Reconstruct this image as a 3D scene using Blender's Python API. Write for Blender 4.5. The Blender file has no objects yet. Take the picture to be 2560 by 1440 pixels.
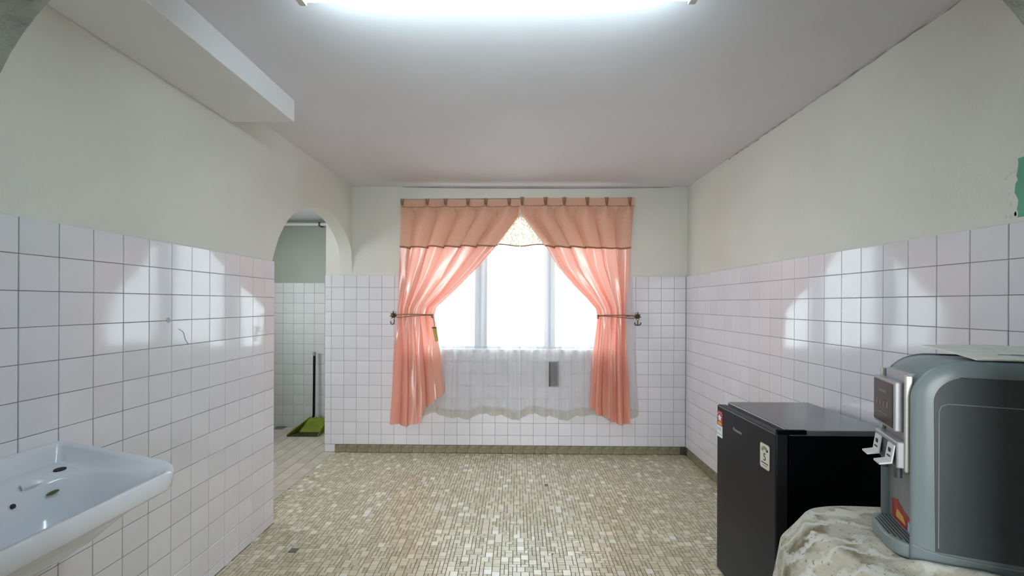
import bpy, bmesh, math, random
from mathutils import Vector, Matrix
random.seed(7)
sc = bpy.context.scene
C = sc.collection
PI = math.pi

# ------------------------------------------------------------------ camera
EYE = 1.337
FPX, YAW, ROLL, CY = 1082.0, 0.0118, 0.0042, 39.7
cam_d = bpy.data.cameras.new('camera')
cam_d.sensor_width = 36.0
cam_d.lens = FPX / 2560.0 * 36.0
cam_d.shift_y = CY / 2560.0
cam_d.clip_start = 0.02
cam = bpy.data.objects.new('camera', cam_d)
C.objects.link(cam)
cam.matrix_world = (Matrix.Translation((0, 0, EYE)) @ Matrix.Rotation(YAW, 4, 'Z')
                    @ Matrix.Rotation(PI / 2, 4, 'X') @ Matrix.Rotation(ROLL, 4, 'Z'))
sc.camera = cam

# ------------------------------------------------------------------ world, exposure
SKY = 3.9
TUBE = 24.5
wd = bpy.data.worlds.new('world')
sc.world = wd
wd.use_nodes = True
bg = wd.node_tree.nodes['Background']
bg.inputs[0].default_value = (0.93, 0.97, 1.0, 1)
bg.inputs[1].default_value = SKY
sc.view_settings.view_transform = 'Standard'
sc.view_settings.look = 'None'
sc.view_settings.exposure = 1.4
sc.view_settings.gamma = 1.0
sc.view_settings.use_curve_mapping = False
sc.cycles.max_bounces = 9
sc.cycles.diffuse_bounces = 6
sc.cycles.glossy_bounces = 4
sc.cycles.transparent_max_bounces = 16
sc.cycles.sample_clamp_indirect = 8.0
sc.cycles.caustics_reflective = False
sc.cycles.caustics_refractive = False


def portal(loc, rot, sx, sy):
    l = bpy.data.lights.new('window_portal', 'AREA')
    l.shape = 'RECTANGLE'
    l.size, l.size_y = sx, sy
    l.cycles.is_portal = True
    o = bpy.data.objects.new('window_portal', l)
    C.objects.link(o)
    o.location = loc
    o.rotation_euler = rot


portal((-0.02, 4.06, 1.55), (-PI / 2, 0, 0), 1.84, 1.26)
portal((-3.12, 3.3, 1.6), (0, -PI / 2, 0), 1.0, 1.0)  # unseen side-room opening, added to light that room
portal((0.0, -2.58, 1.1), (PI / 2, 0, 0), 2.0, 2.2)  # unseen doorway behind the camera, added for fill daylight

# ------------------------------------------------------------------ room measures
ZC = 2.3875                 # ceiling
XL, XR, YB = -1.474, 1.5035, 3.871      # tile faces
PXL, PXR, PYB = -1.489, 1.5185, 3.887   # plaster faces
TW, TH = 0.1136, 0.11       # tile pitch
ZT = 1.590                  # top of the tiling
OL, OR_, OB = 1.2631, 1.3431, -1.669    # grid origins
NIB = -1.727
FARY, FARZT = 4.65, 1.555
YJ = 2.612                  # jamb of the side arch
PW0, PW1 = 0.62, 0.74       # partition with the near arch


# ------------------------------------------------------------------ materials
def new_mat(name):
    m = bpy.data.materials.new(name)
    m.use_nodes = True
    nt = m.node_tree
    return m, nt, nt.nodes, nt.links, nt.nodes['Principled BSDF']


def mat(name, col, rough=0.5, metal=0.0, var=0.0, scale=8.0, col2=None, bump=0.0, bscale=60.0,
        objvar=0.0, spec=0.5, coat=0.0):
    m, nt, N, L, p = new_mat(name)
    p.inputs['Roughness'].default_value = rough
    p.inputs['Metallic'].default_value = metal
    p.inputs['Specular IOR Level'].default_value = spec
    p.inputs['Coat Weight'].default_value = coat
    p.inputs['Coat Roughness'].default_value = 0.08
    p.inputs['Base Color'].default_value = (*col, 1)
    tc = N.new('ShaderNodeTexCoord')
    src = None
    if var > 0 or col2:
        nz = N.new('ShaderNodeTexNoise')
        nz.inputs['Scale'].default_value = scale
        nz.inputs['Detail'].default_value = 6
        L.new(tc.outputs['Object'], nz.inputs['Vector'])
        mx = N.new('ShaderNodeMix')
        mx.data_type = 'RGBA'
        c2 = col2 or tuple(max(0, c * (1 - var)) for c in col)
        mx.inputs[6].default_value = (*col, 1)
        mx.inputs[7].default_value = (*c2, 1)
        rm = N.new('ShaderNodeMapRange')
        rm.inputs[1].default_value = 0.35
        rm.inputs[2].default_value = 0.68
        L.new(nz.outputs['Fac'], rm.inputs[0])
        L.new(rm.outputs[0], mx.inputs[0])
        src = mx.outputs[2]
    if objvar > 0:
        oi = N.new('ShaderNodeObjectInfo')
        hv = N.new('ShaderNodeHueSaturation')
        if src is not None:
            L.new(src, hv.inputs['Color'])
        else:
            hv.inputs['Color'].default_value = (*col, 1)
        mr = N.new('ShaderNodeMapRange')
        mr.inputs[3].default_value = 1 - objvar
        mr.inputs[4].default_value = 1 + objvar * 0.3
        L.new(oi.outputs['Random'], mr.inputs[0])
        L.new(mr.outputs[0], hv.inputs['Value'])
        src = hv.outputs[0]
    if src is not None:
        L.new(src, p.inputs['Base Color'])
    if bump > 0:
        nb = N.new('ShaderNodeTexNoise')
        nb.inputs['Scale'].default_value = bscale
        nb.inputs['Detail'].default_value = 4
        L.new(tc.outputs['Object'], nb.inputs['Vector'])
        b = N.new('ShaderNodeBump')
        b.inputs['Strength'].default_value = bump
        b.inputs['Distance'].default_value = 0.01
        L.new(nb.outputs['Fac'], b.inputs['Height'])
        L.new(b.outputs[0], p.inputs['Normal'])
    return m


def fabric(name, col, transl=0.4, transp=0.0, gloss=0.0, grough=0.35, wave=0.0, wscale=400.0, col_t=None):
    """cloth: diffuse + translucent (+ open weave, + satin sheen)"""
    m, nt, N, L, p = new_mat(name)
    N.remove(p)
    out = N['Material Output']
    d = N.new('ShaderNodeBsdfDiffuse')
    d.inputs[0].default_value = (*col, 1)
    t = N.new('ShaderNodeBsdfTranslucent')
    t.inputs[0].default_value = (*(col_t or col), 1)
    m1 = N.new('ShaderNodeMixShader')
    m1.inputs[0].default_value = transl
    L.new(d.outputs[0], m1.inputs[1])
    L.new(t.outputs[0], m1.inputs[2])
    cur = m1.outputs[0]
    if gloss > 0:
        g = N.new('ShaderNodeBsdfGlossy')
        g.inputs[0].default_value = (1, 0.93, 0.9, 1)
        g.inputs[1].default_value = grough
        m2 = N.new('ShaderNodeMixShader')
        m2.inputs[0].default_value = gloss
        L.new(cur, m2.inputs[1])
        L.new(g.outputs[0], m2.inputs[2])
        cur = m2.outputs[0]
    if transp > 0:
        tr = N.new('ShaderNodeBsdfTransparent')
        m3 = N.new('ShaderNodeMixShader')
        m3.inputs[0].default_value = transp
        if wave > 0:
            tc = N.new('ShaderNodeTexCoord')
            nz = N.new('ShaderNodeTexNoise')
            nz.inputs['Scale'].default_value = wscale
            nz.inputs['Detail'].default_value = 2
            L.new(tc.outputs['Object'], nz.inputs['Vector'])
            mr = N.new('ShaderNodeMapRange')
            mr.inputs[1].default_value = 0.35
            mr.inputs[2].default_value = 0.65
            mr.inputs[3].default_value = max(0, transp - wave)
            mr.inputs[4].default_value = min(1, transp + wave)
            L.new(nz.outputs['Fac'], mr.inputs[0])
            L.new(mr.outputs[0], m3.inputs[0])
        L.new(cur, m3.inputs[1])
        L.new(tr.outputs[0], m3.inputs[2])
        cur = m3.outputs[0]
    L.new(cur, out.inputs[0])
    return m


M = {}
M['plaster'] = mat('plaster_green_grey', (0.735, 0.725, 0.665), 0.75, var=0.07, scale=2.2, bump=0.12, bscale=35)
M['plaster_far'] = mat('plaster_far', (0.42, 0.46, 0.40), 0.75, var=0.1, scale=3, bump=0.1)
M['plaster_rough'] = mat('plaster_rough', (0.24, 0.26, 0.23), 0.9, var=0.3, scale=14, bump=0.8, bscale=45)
M['ceiling'] = mat('ceiling_paint', (0.75, 0.735, 0.785), 0.8, var=0.05, scale=1.5, bump=0.08, bscale=20)
M['beam'] = mat('beam_paint', (0.82, 0.82, 0.84), 0.7, var=0.05, scale=2)
M['grout'] = mat('grout', (0.17, 0.17, 0.18), 0.9, var=0.4, scale=12)
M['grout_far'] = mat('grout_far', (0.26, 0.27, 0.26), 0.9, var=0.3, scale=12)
M['tile'] = mat('tile_glaze', (0.785, 0.765, 0.815), 0.07, var=0.05, scale=5, objvar=0.05, bump=0.015, bscale=9)
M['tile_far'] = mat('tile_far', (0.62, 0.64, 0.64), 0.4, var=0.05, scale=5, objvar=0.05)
M['side_tile'] = mat('side_floor_tile', (0.62, 0.565, 0.475), 0.4, var=0.15, scale=7, objvar=0.12)
M['side_grout'] = mat('side_grout', (0.22, 0.2, 0.15), 0.9)
M['skirt'] = mat('skirting', (0.30, 0.27, 0.18), 0.6, var=0.5, scale=25, col2=(0.16, 0.14, 0.08))
M['mos_grout'] = mat('mosaic_grout', (0.11, 0.095, 0.065), 0.9, var=0.3, scale=20)
M['white_paint'] = mat('white_paint', (0.75, 0.75, 0.75), 0.4)
M['frame'] = mat('window_frame_paint', (0.36, 0.35, 0.43), 0.45, var=0.1, scale=20)
M['frame_dark'] = mat('frame_dark', (0.10, 0.10, 0.12), 0.5)
M['concrete'] = mat('concrete', (0.5, 0.5, 0.48), 0.9, var=0.2)
M['ceramic'] = mat('basin_ceramic', (0.72, 0.745, 0.81), 0.1, var=0.06, scale=8)
M['hole'] = mat('hole_black', (0.01, 0.01, 0.01), 0.6)
M['stain'] = mat('stain', (0.10, 0.10, 0.04), 0.8)
M['chrome'] = mat('chrome', (0.6, 0.6, 0.6), 0.2, metal=1)
M['pvc'] = mat('pvc_pipe', (0.5, 0.5, 0.5), 0.4)
M['brass'] = mat('old_brass', (0.12, 0.10, 0.05), 0.45, metal=0.8, var=0.4, scale=60)
M['rope'] = mat('rope', (0.30, 0.16, 0.09), 0.8, var=0.3, scale=200)
M['tag'] = mat('yellow_tag', (0.50, 0.33, 0.04), 0.4, var=0.2, scale=40)
M['fr_door'] = mat('fridge_door', (0.013, 0.013, 0.017), 0.36, spec=0.2, var=0.15, scale=4)
M['fr_body'] = mat('fridge_body', (0.0006, 0.0010, 0.0016), 0.6, spec=0.06)
M['fr_top'] = mat('fridge_top', (0.10, 0.10, 0.115), 0.22)
M['fr_trim'] = mat('fridge_trim', (0.25, 0.25, 0.29), 0.3)
M['silver'] = mat('silver_print', (0.35, 0.35, 0.38), 0.4)
M['red'] = mat('sticker_red', (0.38, 0.03, 0.02), 0.4, var=0.5, scale=40)
M['white_print'] = mat('sticker_white', (0.75, 0.76, 0.8), 0.4)
M['blue_print'] = mat('sticker_blue', (0.35, 0.52, 0.75), 0.4)
M['cream_print'] = mat('label_cream', (0.62, 0.60, 0.50), 0.4)
M['black_print'] = mat('print_black', (0.012, 0.012, 0.012), 0.5)
M['green_print'] = mat('print_green', (0.22, 0.25, 0.10), 0.5)
M['yellow_print'] = mat('print_yellow', (0.6, 0.35, 0.06), 0.5)
M['d_shell'] = mat('dispenser_shell', (0.19, 0.235, 0.25), 0.28, var=0.05, scale=6)
M['d_side'] = mat('dispenser_side', (0.066, 0.075, 0.081), 0.42, var=0.1, scale=60, bump=0.05, bscale=300)
M['d_line'] = mat('dispenser_line', (0.30, 0.31, 0.32), 0.5)
M['d_silver'] = mat('dispenser_silver', (0.36, 0.36, 0.38), 0.3, metal=0.3)
M['d_bar'] = mat('dispenser_bar', (0.55, 0.55, 0.52), 0.25, metal=0.5)
M['d_dark'] = mat('dispenser_dark', (0.06, 0.06, 0.075), 0.35)
M['d_glass'] = mat('dispenser_glass', (0.045, 0.03, 0.025), 0.12)
M['d_ink'] = mat('dispenser_ink', (0.12, 0.085, 0.07), 0.4)
M['d_recess'] = mat('dispenser_recess', (0.20, 0.21, 0.21), 0.4)
M['d_lever'] = mat('dispenser_lever', (0.62, 0.62, 0.64), 0.35)
M['d_tray'] = mat('dispenser_tray', (0.20, 0.24, 0.235), 0.35)
M['d_slot'] = mat('dispenser_slot', (0.02, 0.03, 0.027), 0.5)
M['paper'] = mat('paper', (0.80, 0.78, 0.74), 0.6, var=0.15, scale=30)
M['pan'] = mat('dustpan_green', (0.20, 0.25, 0.004), 0.45, var=0.35, scale=15)
M['pan_dark'] = mat('dustpan_worn', (0.035, 0.045, 0.008), 0.6, var=0.5, scale=25)
M['handle'] = mat('handle_black', (0.006, 0.006, 0.006), 0.7, spec=0.15)
M['green_paint'] = mat('old_green_paint', (0.13, 0.42, 0.29), 0.6, var=0.2, scale=30)
M['chip'] = mat('paint_chip', (0.66, 0.66, 0.62), 0.8)
M['wood'] = mat('table_wood', (0.2, 0.12, 0.06), 0.5, var=0.3)
M['plate'] = mat('dark_plate', (0.045, 0.045, 0.05), 0.5, var=0.2, scale=40)
M['trim'] = mat('ceiling_trim', (0.44, 0.38, 0.38), 0.8, var=0.3, scale=3)  # shade colour of the back ceiling strip, also grime of the right-wall crack
M['satin'] = fabric('pink_satin', (0.86, 0.40, 0.30), transl=0.31, gloss=0.11, grough=0.27, col_t=(0.95, 0.46, 0.39))
M['valance'] = fabric('valance_lace', (0.90, 0.68, 0.53), transl=0.45, transp=0.16, wave=0.12, wscale=350, col_t=(0.97, 0.70, 0.48))
M['val_trim'] = fabric('valance_trim', (0.40, 0.22, 0.14), transl=0.2)
M['pleat'] = fabric('pleat_fabric', (0.34, 0.19, 0.13), transl=0.15)
M['sheer'] = fabric('sheer_voile', (0.64, 0.63, 0.61), transl=0.55, transp=0.54, col_t=(0.92, 0.92, 0.95))
M['sheer_hem'] = fabric('sheer_hem', (0.70, 0.69, 0.62), transl=0.5, transp=0.32)
M['lace'] = fabric('cream_lace', (0.72, 0.66, 0.52), transl=0.22, transp=0.10, wave=0.10, wscale=60, col_t=(0.7, 0.6, 0.45))

# tube light
m, nt, N, L, p = new_mat('tube_glow')
N.remove(p)
em = N.new('ShaderNodeEmission')
em.inputs[0].default_value = (0.72, 0.93, 1.0, 1)
em.inputs[1].default_value = TUBE
L.new(em.outputs[0], N['Material Output'].inputs[0])
M['tube'] = m

# louvre glass: thin, mostly clear
m, nt, N, L, p = new_mat('louvre_glass')
N.remove(p)
tr = N.new('ShaderNodeBsdfTransparent')
tr.inputs[0].default_value = (0.86, 0.9, 0.9, 1)
gl = N.new('ShaderNodeBsdfGlossy')
gl.inputs[1].default_value = 0.05
mx = N.new('ShaderNodeMixShader')
mx.inputs[0].default_value = 0.08
L.new(tr.outputs[0], mx.inputs[1])
L.new(gl.outputs[0], mx.inputs[2])
L.new(mx.outputs[0], N['Material Output'].inputs[0])
M['glass'] = m

# mosaic: per-tile tint from a colour attribute, fine mottling
m, nt, N, L, p = new_mat('mosaic_tile')
at = N.new('ShaderNodeAttribute')
at.attribute_name = 'tint'
tc = N.new('ShaderNodeTexCoord')
nz = N.new('ShaderNodeTexNoise')
nz.inputs['Scale'].default_value = 90
L.new(tc.outputs['Object'], nz.inputs['Vector'])
mr = N.new('ShaderNodeMapRange')
mr.inputs[3].default_value = 0.82
mr.inputs[4].default_value = 1.15
L.new(nz.outputs['Fac'], mr.inputs[0])
hv = N.new('ShaderNodeHueSaturation')
L.new(at.outputs['Color'], hv.inputs['Color'])
L.new(mr.outputs[0], hv.inputs['Value'])
L.new(hv.outputs[0], p.inputs['Base Color'])
p.inputs['Roughness'].default_value = 0.3
p.inputs['Specular IOR Level'].default_value = 1.0
p.inputs['Coat Weight'].default_value = 0.8
p.inputs['Coat Roughness'].default_value = 0.38
M['mosaic'] = m

# table cloth: cream with a brown-grey floral lace print
m, nt, N, L, p = new_mat('lace_tablecloth')
tc = N.new('ShaderNodeTexCoord')
vo = N.new('ShaderNodeTexVoronoi')
vo.feature = 'SMOOTH_F1'
vo.inputs['Scale'].default_value = 13
wv = N.new('ShaderNodeTexWave')
wv.wave_type = 'RINGS'
wv.inputs['Scale'].default_value = 5.5
wv.inputs['Distortion'].default_value = 9
wv.inputs['Detail'].default_value = 3
wv.inputs['Detail Scale'].default_value = 2.4
n2 = N.new('ShaderNodeTexNoise')
n2.inputs['Scale'].default_value = 15
n2.inputs['Detail'].default_value = 6
n3 = N.new('ShaderNodeTexNoise')
n3.inputs['Scale'].default_value = 110
for q in (vo, wv, n2, n3):
    L.new(tc.outputs['Object'], q.inputs['Vector'])
mxa = N.new('ShaderNodeMix')
mxa.data_type = 'RGBA'
mxa.inputs[6].default_value = (0.48, 0.45, 0.36, 1)
mxa.inputs[7].default_value = (0.20, 0.165, 0.10, 1)
r1 = N.new('ShaderNodeMapRange')
r1.inputs[1].default_value = 0.48
r1.inputs[2].default_value = 0.66
L.new(n2.outputs['Fac'], r1.inputs[0])
L.new(r1.outputs[0], mxa.inputs[0])
mxb = N.new('ShaderNodeMix')
mxb.data_type = 'RGBA'
mxb.inputs[7].default_value = (0.58, 0.57, 0.51, 1)
r2 = N.new('ShaderNodeMapRange')
r2.inputs[1].default_value = 0.55
r2.inputs[2].default_value = 0.85
L.new(wv.outputs['Fac'], r2.inputs[0])
L.new(r2.outputs[0], mxb.inputs[0])
L.new(mxa.outputs[2], mxb.inputs[6])
mxc = N.new('ShaderNodeMix')
mxc.data_type = 'RGBA'
mxc.inputs[7].default_value = (0.10, 0.085, 0.05, 1)
r3 = N.new('ShaderNodeMapRange')
r3.inputs[1].default_value = 0.62
r3.inputs[2].default_value = 0.70
r3.inputs[4].default_value = 0.7
L.new(n3.outputs['Fac'], r3.inputs[0])
L.new(r3.outputs[0], mxc.inputs[0])
L.new(mxb.outputs[2], mxc.inputs[6])
L.new(mxc.outputs[2], p.inputs['Base Color'])
p.inputs['Roughness'].default_value = 0.85
bp = N.new('ShaderNodeBump')
bp.inputs['Strength'].default_value = 0.35
bp.inputs['Distance'].default_value = 0.004
L.new(wv.outputs['Fac'], bp.inputs['Height'])
L.new(bp.outputs[0], p.inputs['Normal'])
M['cloth'] = m


# ------------------------------------------------------------------ builders
class MB:
    def __init__(self):
        self.v, self.f = [], []

    def add(self, verts, faces):
        n = len(self.v)
        self.v += [tuple(q) for q in verts]
        self.f += [tuple(i + n for i in q) for q in faces]
        return self

    def box(self, x0, x1, y0, y1, z0, z1):
        return self.add([(x, y, z) for x in (x0, x1) for y in (y0, y1) for z in (z0, z1)],
                        [(0, 1, 3, 2), (4, 6, 7, 5), (0, 4, 5, 1), (2, 3, 7, 6), (0, 2, 6, 4), (1, 5, 7, 3)])

    def tube(self, pts, r, n=10, caps=True):
        pts = [Vector(p) for p in pts]
        rs = r if isinstance(r, (list, tuple)) else [r] * len(pts)
        vs, fs = [], []
        prev = None
        for i, p in enumerate(pts):
            a = pts[max(0, i - 1)]
            b = pts[min(len(pts) - 1, i + 1)]
            t = (b - a).normalized()
            ref = prev if prev is not None else (Vector((0, 0, 1)) if abs(t.z) < 0.9 else Vector((1, 0, 0)))
            u = (ref - t * ref.dot(t)).normalized()
            prev = u
            w = t.cross(u)
            for k in range(n):
                an = 2 * PI * k / n
                vs.append(p + (u * math.cos(an) + w * math.sin(an)) * rs[i])
        for i in range(len(pts) - 1):
            for k in range(n):
                k2 = (k + 1) % n
                fs.append((i * n + k, i * n + k2, (i + 1) * n + k2, (i + 1) * n + k))
        if caps:
            fs.append(tuple(range(n))[::-1])
            fs.append(tuple(range((len(pts) - 1) * n, len(pts) * n)))
        return self.add(vs, fs)

    def grid(self, fn, nu, nv, closed=False):
        vs = [fn(i / (nu - 1 if not closed else nu), j / (nv - 1)) for j in range(nv) for i in range(nu)]
        fs = []
        for j in range(nv - 1):
            for i in range(nu if closed else nu - 1):
                i2 = (i + 1) % nu
                fs.append((j * nu + i, j * nu + i2, (j + 1) * nu + i2, (j + 1) * nu + i))
        return self.add(vs, fs)

    def prism(self, poly, a0, a1, axis='x'):
        """poly: 2-D outline; extruded along axis"""
        def mk(q, a):
            if axis == 'x':
                return (a, q[0], q[1])
            if axis == 'y':
                return (q[0], a, q[1])
            return (q[0], q[1], a)
        n = len(poly)
        vs = [mk(q, a0) for q in poly] + [mk(q, a1) for q in poly]
        fs = [tuple(range(n))[::-1], tuple(range(n, 2 * n))]
        fs += [(i, (i + 1) % n, n + (i + 1) % n, n + i) for i in range(n)]
        return self.add(vs, fs)

    def mesh(self, name, bevel=0.0, segs=2, smooth=False, angle=None):
        me = bpy.data.meshes.new(name)
        me.from_pydata(self.v, [], self.f)
        bm = bmesh.new()
        bm.from_mesh(me)
        bmesh.ops.recalc_face_normals(bm, faces=bm.faces)
        if bevel > 0:
            es = [e for e in bm.edges if e.is_manifold and e.calc_face_angle(0) > 0.6]
            bmesh.ops.bevel(bm, geom=es, offset=bevel, segments=segs, profile=0.5, affect='EDGES', clamp_overlap=True)
        big = [f for f in bm.faces if len(f.verts) > 4]
        if big:
            bmesh.ops.triangulate(bm, faces=big)
        if smooth:
            for f in bm.faces:
                f.smooth = True
            lim = math.radians(angle or 40)
            for e in bm.edges:
                if e.is_manifold and e.calc_face_angle(0) > lim:
                    e.smooth = False
        bm.to_mesh(me)
        bm.free()
        return me

    def build(self, name, m, parent=None, bevel=0.0, segs=2, smooth=False, angle=None):
        me = self.mesh(name, bevel, segs, smooth, angle)
        me.materials.append(M[m] if isinstance(m, str) else m)
        return link(name, me, parent)


def link(name, me, parent=None, loc=None):
    o = bpy.data.objects.new(name, me)
    C.objects.link(o)
    if parent is not None:
        o.parent = parent
    if loc is not None:
        o.location = loc
    return o


def tag(o, label, cat, group=None):
    o['label'] = label
    o['category'] = cat
    if group:
        o['group'] = group
    return o


def thing(name, loc, label, cat, group=None, rotz=0.0):
    o = bpy.data.objects.new(name, None)
    o.empty_display_size = 0.05
    C.objects.link(o)
    o.location = loc
    o.rotation_euler = (0, 0, rotz)
    return tag(o, label, cat, group)


def W(parent):
    """inverse offset so that a child's mesh may be written in world coordinates"""
    mt = Matrix.Translation(parent.location) @ Matrix.Rotation(parent.rotation_euler[2], 4, 'Z')
    return mt.inverted()


def wbuild(mb, name, m, parent, **k):
    o = mb.build(name, m, parent, **k)
    o.matrix_parent_inverse = W(parent)
    return o


def struct(o):
    o['kind'] = 'structure'
    return o


def smooth(a, b, t):
    t = max(0.0, min(1.0, (t - a) / (b - a)))
    return t * t * (3 - 2 * t)


def interp(pts, t):
    if t <= pts[0][0]:
        return pts[0][1]
    for (a, va), (b, vb) in zip(pts, pts[1:]):
        if t <= b:
            return va + (vb - va) * (t - a) / (b - a)
    return pts[-1][1]


def spline(pts, n):
    out = []
    P_ = [Vector(p) for p in pts]
    P_ = [P_[0] * 2 - P_[1]] + P_ + [P_[-1] * 2 - P_[-2]]
    for i in range(1, len(P_) - 2):
        a, b, c, d = P_[i - 1:i + 3]
        for k in range(n):
            t = k / n
            out.append(0.5 * ((2 * b) + (c - a) * t + (2 * a - 5 * b + 4 * c - d) * t * t + (3 * b - a - 3 * c + d) * t ** 3))
    out.append(P_[-2])
    return out


def proj(x, y, z):
    """pixel of a world point in the 2560x1440 frame (only used to rank pieces by size)"""
    c, s = math.cos(YAW), math.sin(YAW)
    xr, yf = x * c + y * s, -x * s + y * c
    if yf < 0.05:
        return None
    return 1280 + FPX * xr / yf, 720 + CY - FPX * (z - EYE) / yf


# ------------------------------------------------------------------ the shell
# floor slab with mosaic grout
floor = struct(MB().box(-1.64, 1.70, -2.5, 4.05, -0.12, -0.0022).build('floor', 'mos_grout'))
side_floor = struct(MB().box(-3.1, -1.6405, 1.5, 4.8, -0.12, -0.0025).build('floor_side_room', 'side_grout'))
ceiling = struct(MB().box(-1.60, 1.70, 0.62, 4.05, ZC, ZC + 0.12).build('ceiling', 'ceiling'))
side_ceiling = struct(MB().box(-3.1, -1.6005, 1.5, 4.8, 2.235, 2.36).build('ceiling_side_room', 'ceiling'))

# left wall with the arched opening
arch = spline([(YJ, 1.590), (2.640, 1.655), (2.697, 1.762), (2.801, 1.882), (2.919, 1.962), (3.05, 2.012), (3.2, 2.043),
               (3.36, 2.053), (3.5, 2.038), (3.615, 2.003), (3.73, 1.945), (3.834, 1.858), (3.873, 1.76), (PYB, 1.60)], 6)
poly = [(PW0, 0), (YJ, 0)] + [(q[0], q[1]) for q in arch] + [(PYB, ZC), (PW0, ZC)]
wall_left = struct(MB().prism(poly, PXL, -1.60, 'x').build('wall_left', 'plaster'))
# back wall with the window opening, running on to the nib in the side room
WX0, WX1, WZ0, WZ1 = -0.93, 0.89, 0.93, 2.17
mb = MB()
mb.box(NIB, WX0, PYB, PYB + 0.15, 0, ZC)
mb.box(WX1, 1.70, PYB, PYB + 0.15, 0, ZC)
mb.box(WX0, WX1, PYB, PYB + 0.15, 0, WZ0)
mb.box(WX0, WX1, PYB, PYB + 0.15, WZ1, ZC)
wall_back = struct(mb.build('wall_back', 'plaster'))
wall_right = struct(MB().box(PXR, 1.70, PW0, PYB, 0, ZC).build('wall_right', 'plaster'))
# near partition with the wide arch the picture is taken through
arc = [(0.93 * math.cos(PI - PI * k / 48), 1.59 + 0.55 * math.sin(PI * k / 48)) for k in range(49)]
poly = [(PXL, 0), (-0.93, 0)] + arc + [(0.93, 0), (PXR, 0), (PXR, ZC), (PXL, ZC)]
wall_front = struct(MB().prism(poly, PW0, PW1, 'y').build('wall_front', 'plaster_rough'))
# far wall and side walls of the side room
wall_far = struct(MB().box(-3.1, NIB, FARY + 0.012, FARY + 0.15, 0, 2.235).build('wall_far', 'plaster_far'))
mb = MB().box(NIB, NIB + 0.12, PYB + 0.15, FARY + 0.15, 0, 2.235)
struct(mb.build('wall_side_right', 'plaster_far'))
mb = MB()  # wall around an unseen window opening, added to give the side room daylight
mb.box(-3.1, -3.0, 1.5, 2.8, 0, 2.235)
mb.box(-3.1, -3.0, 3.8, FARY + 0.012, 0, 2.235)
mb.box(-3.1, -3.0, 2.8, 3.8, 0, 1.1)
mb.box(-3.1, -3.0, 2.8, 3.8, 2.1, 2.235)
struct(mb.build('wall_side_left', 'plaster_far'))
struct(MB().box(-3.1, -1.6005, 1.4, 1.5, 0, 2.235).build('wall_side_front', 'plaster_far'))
# the room behind the camera
struct(MB().box(-1.60, PXL, -2.5, PW0, 0, ZC).build('wall_near_left', 'plaster'))
struct(MB().box(PXR, 1.70, -2.5, PW0, 0, ZC).build('wall_near_right', 'plaster'))
mb = MB()  # the unseen doorway left open here is made up to let fill light in
mb.box(-1.60, -1.0, -2.6, -2.5, 0, ZC)
mb.box(1.0, 1.70, -2.6, -2.5, 0, ZC)
mb.box(-1.0, 1.0, -2.6, -2.5, 2.2, ZC)
struct(mb.build('wall_near_back', 'plaster'))
struct(MB().box(-1.60, 1.70, -2.6, 0.62, ZC, ZC + 0.12).build('ceiling_near', 'ceiling'))
# ground outside
struct(MB().box(-12, 12, -14, 16, -0.3, -0.13).build('ground', 'concrete'))

# ceiling beam over the basin, added strip imitating the shade band along the back wall
beam = struct(MB().box(PXL, -1.157, PW1, 2.23, 2.274, ZC).build('trim_1', 'beam', bevel=0.004))


def shadefn(u, v):
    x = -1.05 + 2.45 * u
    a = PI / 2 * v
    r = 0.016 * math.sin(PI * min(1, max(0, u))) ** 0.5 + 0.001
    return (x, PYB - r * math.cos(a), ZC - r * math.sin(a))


struct(MB().grid(shadefn, 40, 6).build('trim_2', 'trim', smooth=True))


# ------------------------------------------------------------------ wall tiles
def slab(w, h, t=0.011, b=0.0016):
    """one tile lying in the local x-z plane, facing -y, origin at its centre on the back side"""
    mb = MB()
    x, z = w / 2, h / 2
    vs = []
    for (dx, dz, y) in ((x, z, 0), (x, z, -t + b), (x - b, z - b, -t)):
        vs += [(-dx, y, -dz), (dx, y, -dz), (dx, y, dz), (-dx, y, dz)]
    fs = [(8, 9, 10, 11)]
    for k in (0, 4):
        for i in range(4):
            j = (i + 1) % 4
            fs.append((k + i, k + j, k + 4 + j, k + 4 + i))
    return mb.add(vs, fs)


_slabs = {}


def slab_mesh(w, h, m):
    key = (round(w, 4), round(h, 4), m)
    if key not in _slabs:
        me = slab(w, h).mesh('tile')
        me.materials.append(M[m])
        _slabs[key] = me
    return _slabs[key]


def subtract(r, holes):
    out = [r]
    for (a0, a1, z0, z1) in holes:
        nxt = []
        for (p0, p1, q0, q1) in out:
            if a1 <= p0 or a0 >= p1 or z1 <= q0 or z0 >= q1:
                nxt.append((p0, p1, q0, q1))
                continue
            if a0 > p0:
                nxt.append((p0, a0, q0, q1))
            if a1 < p1:
                nxt.append((a1, p1, q0, q1))
            if z0 > q0:
                nxt.append((max(p0, a0), min(p1, a1), q0, z0))
            if z1 < q1:
                nxt.append((max(p0, a0), min(p1, a1), z1, q1))
        out = nxt
    return out


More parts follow.
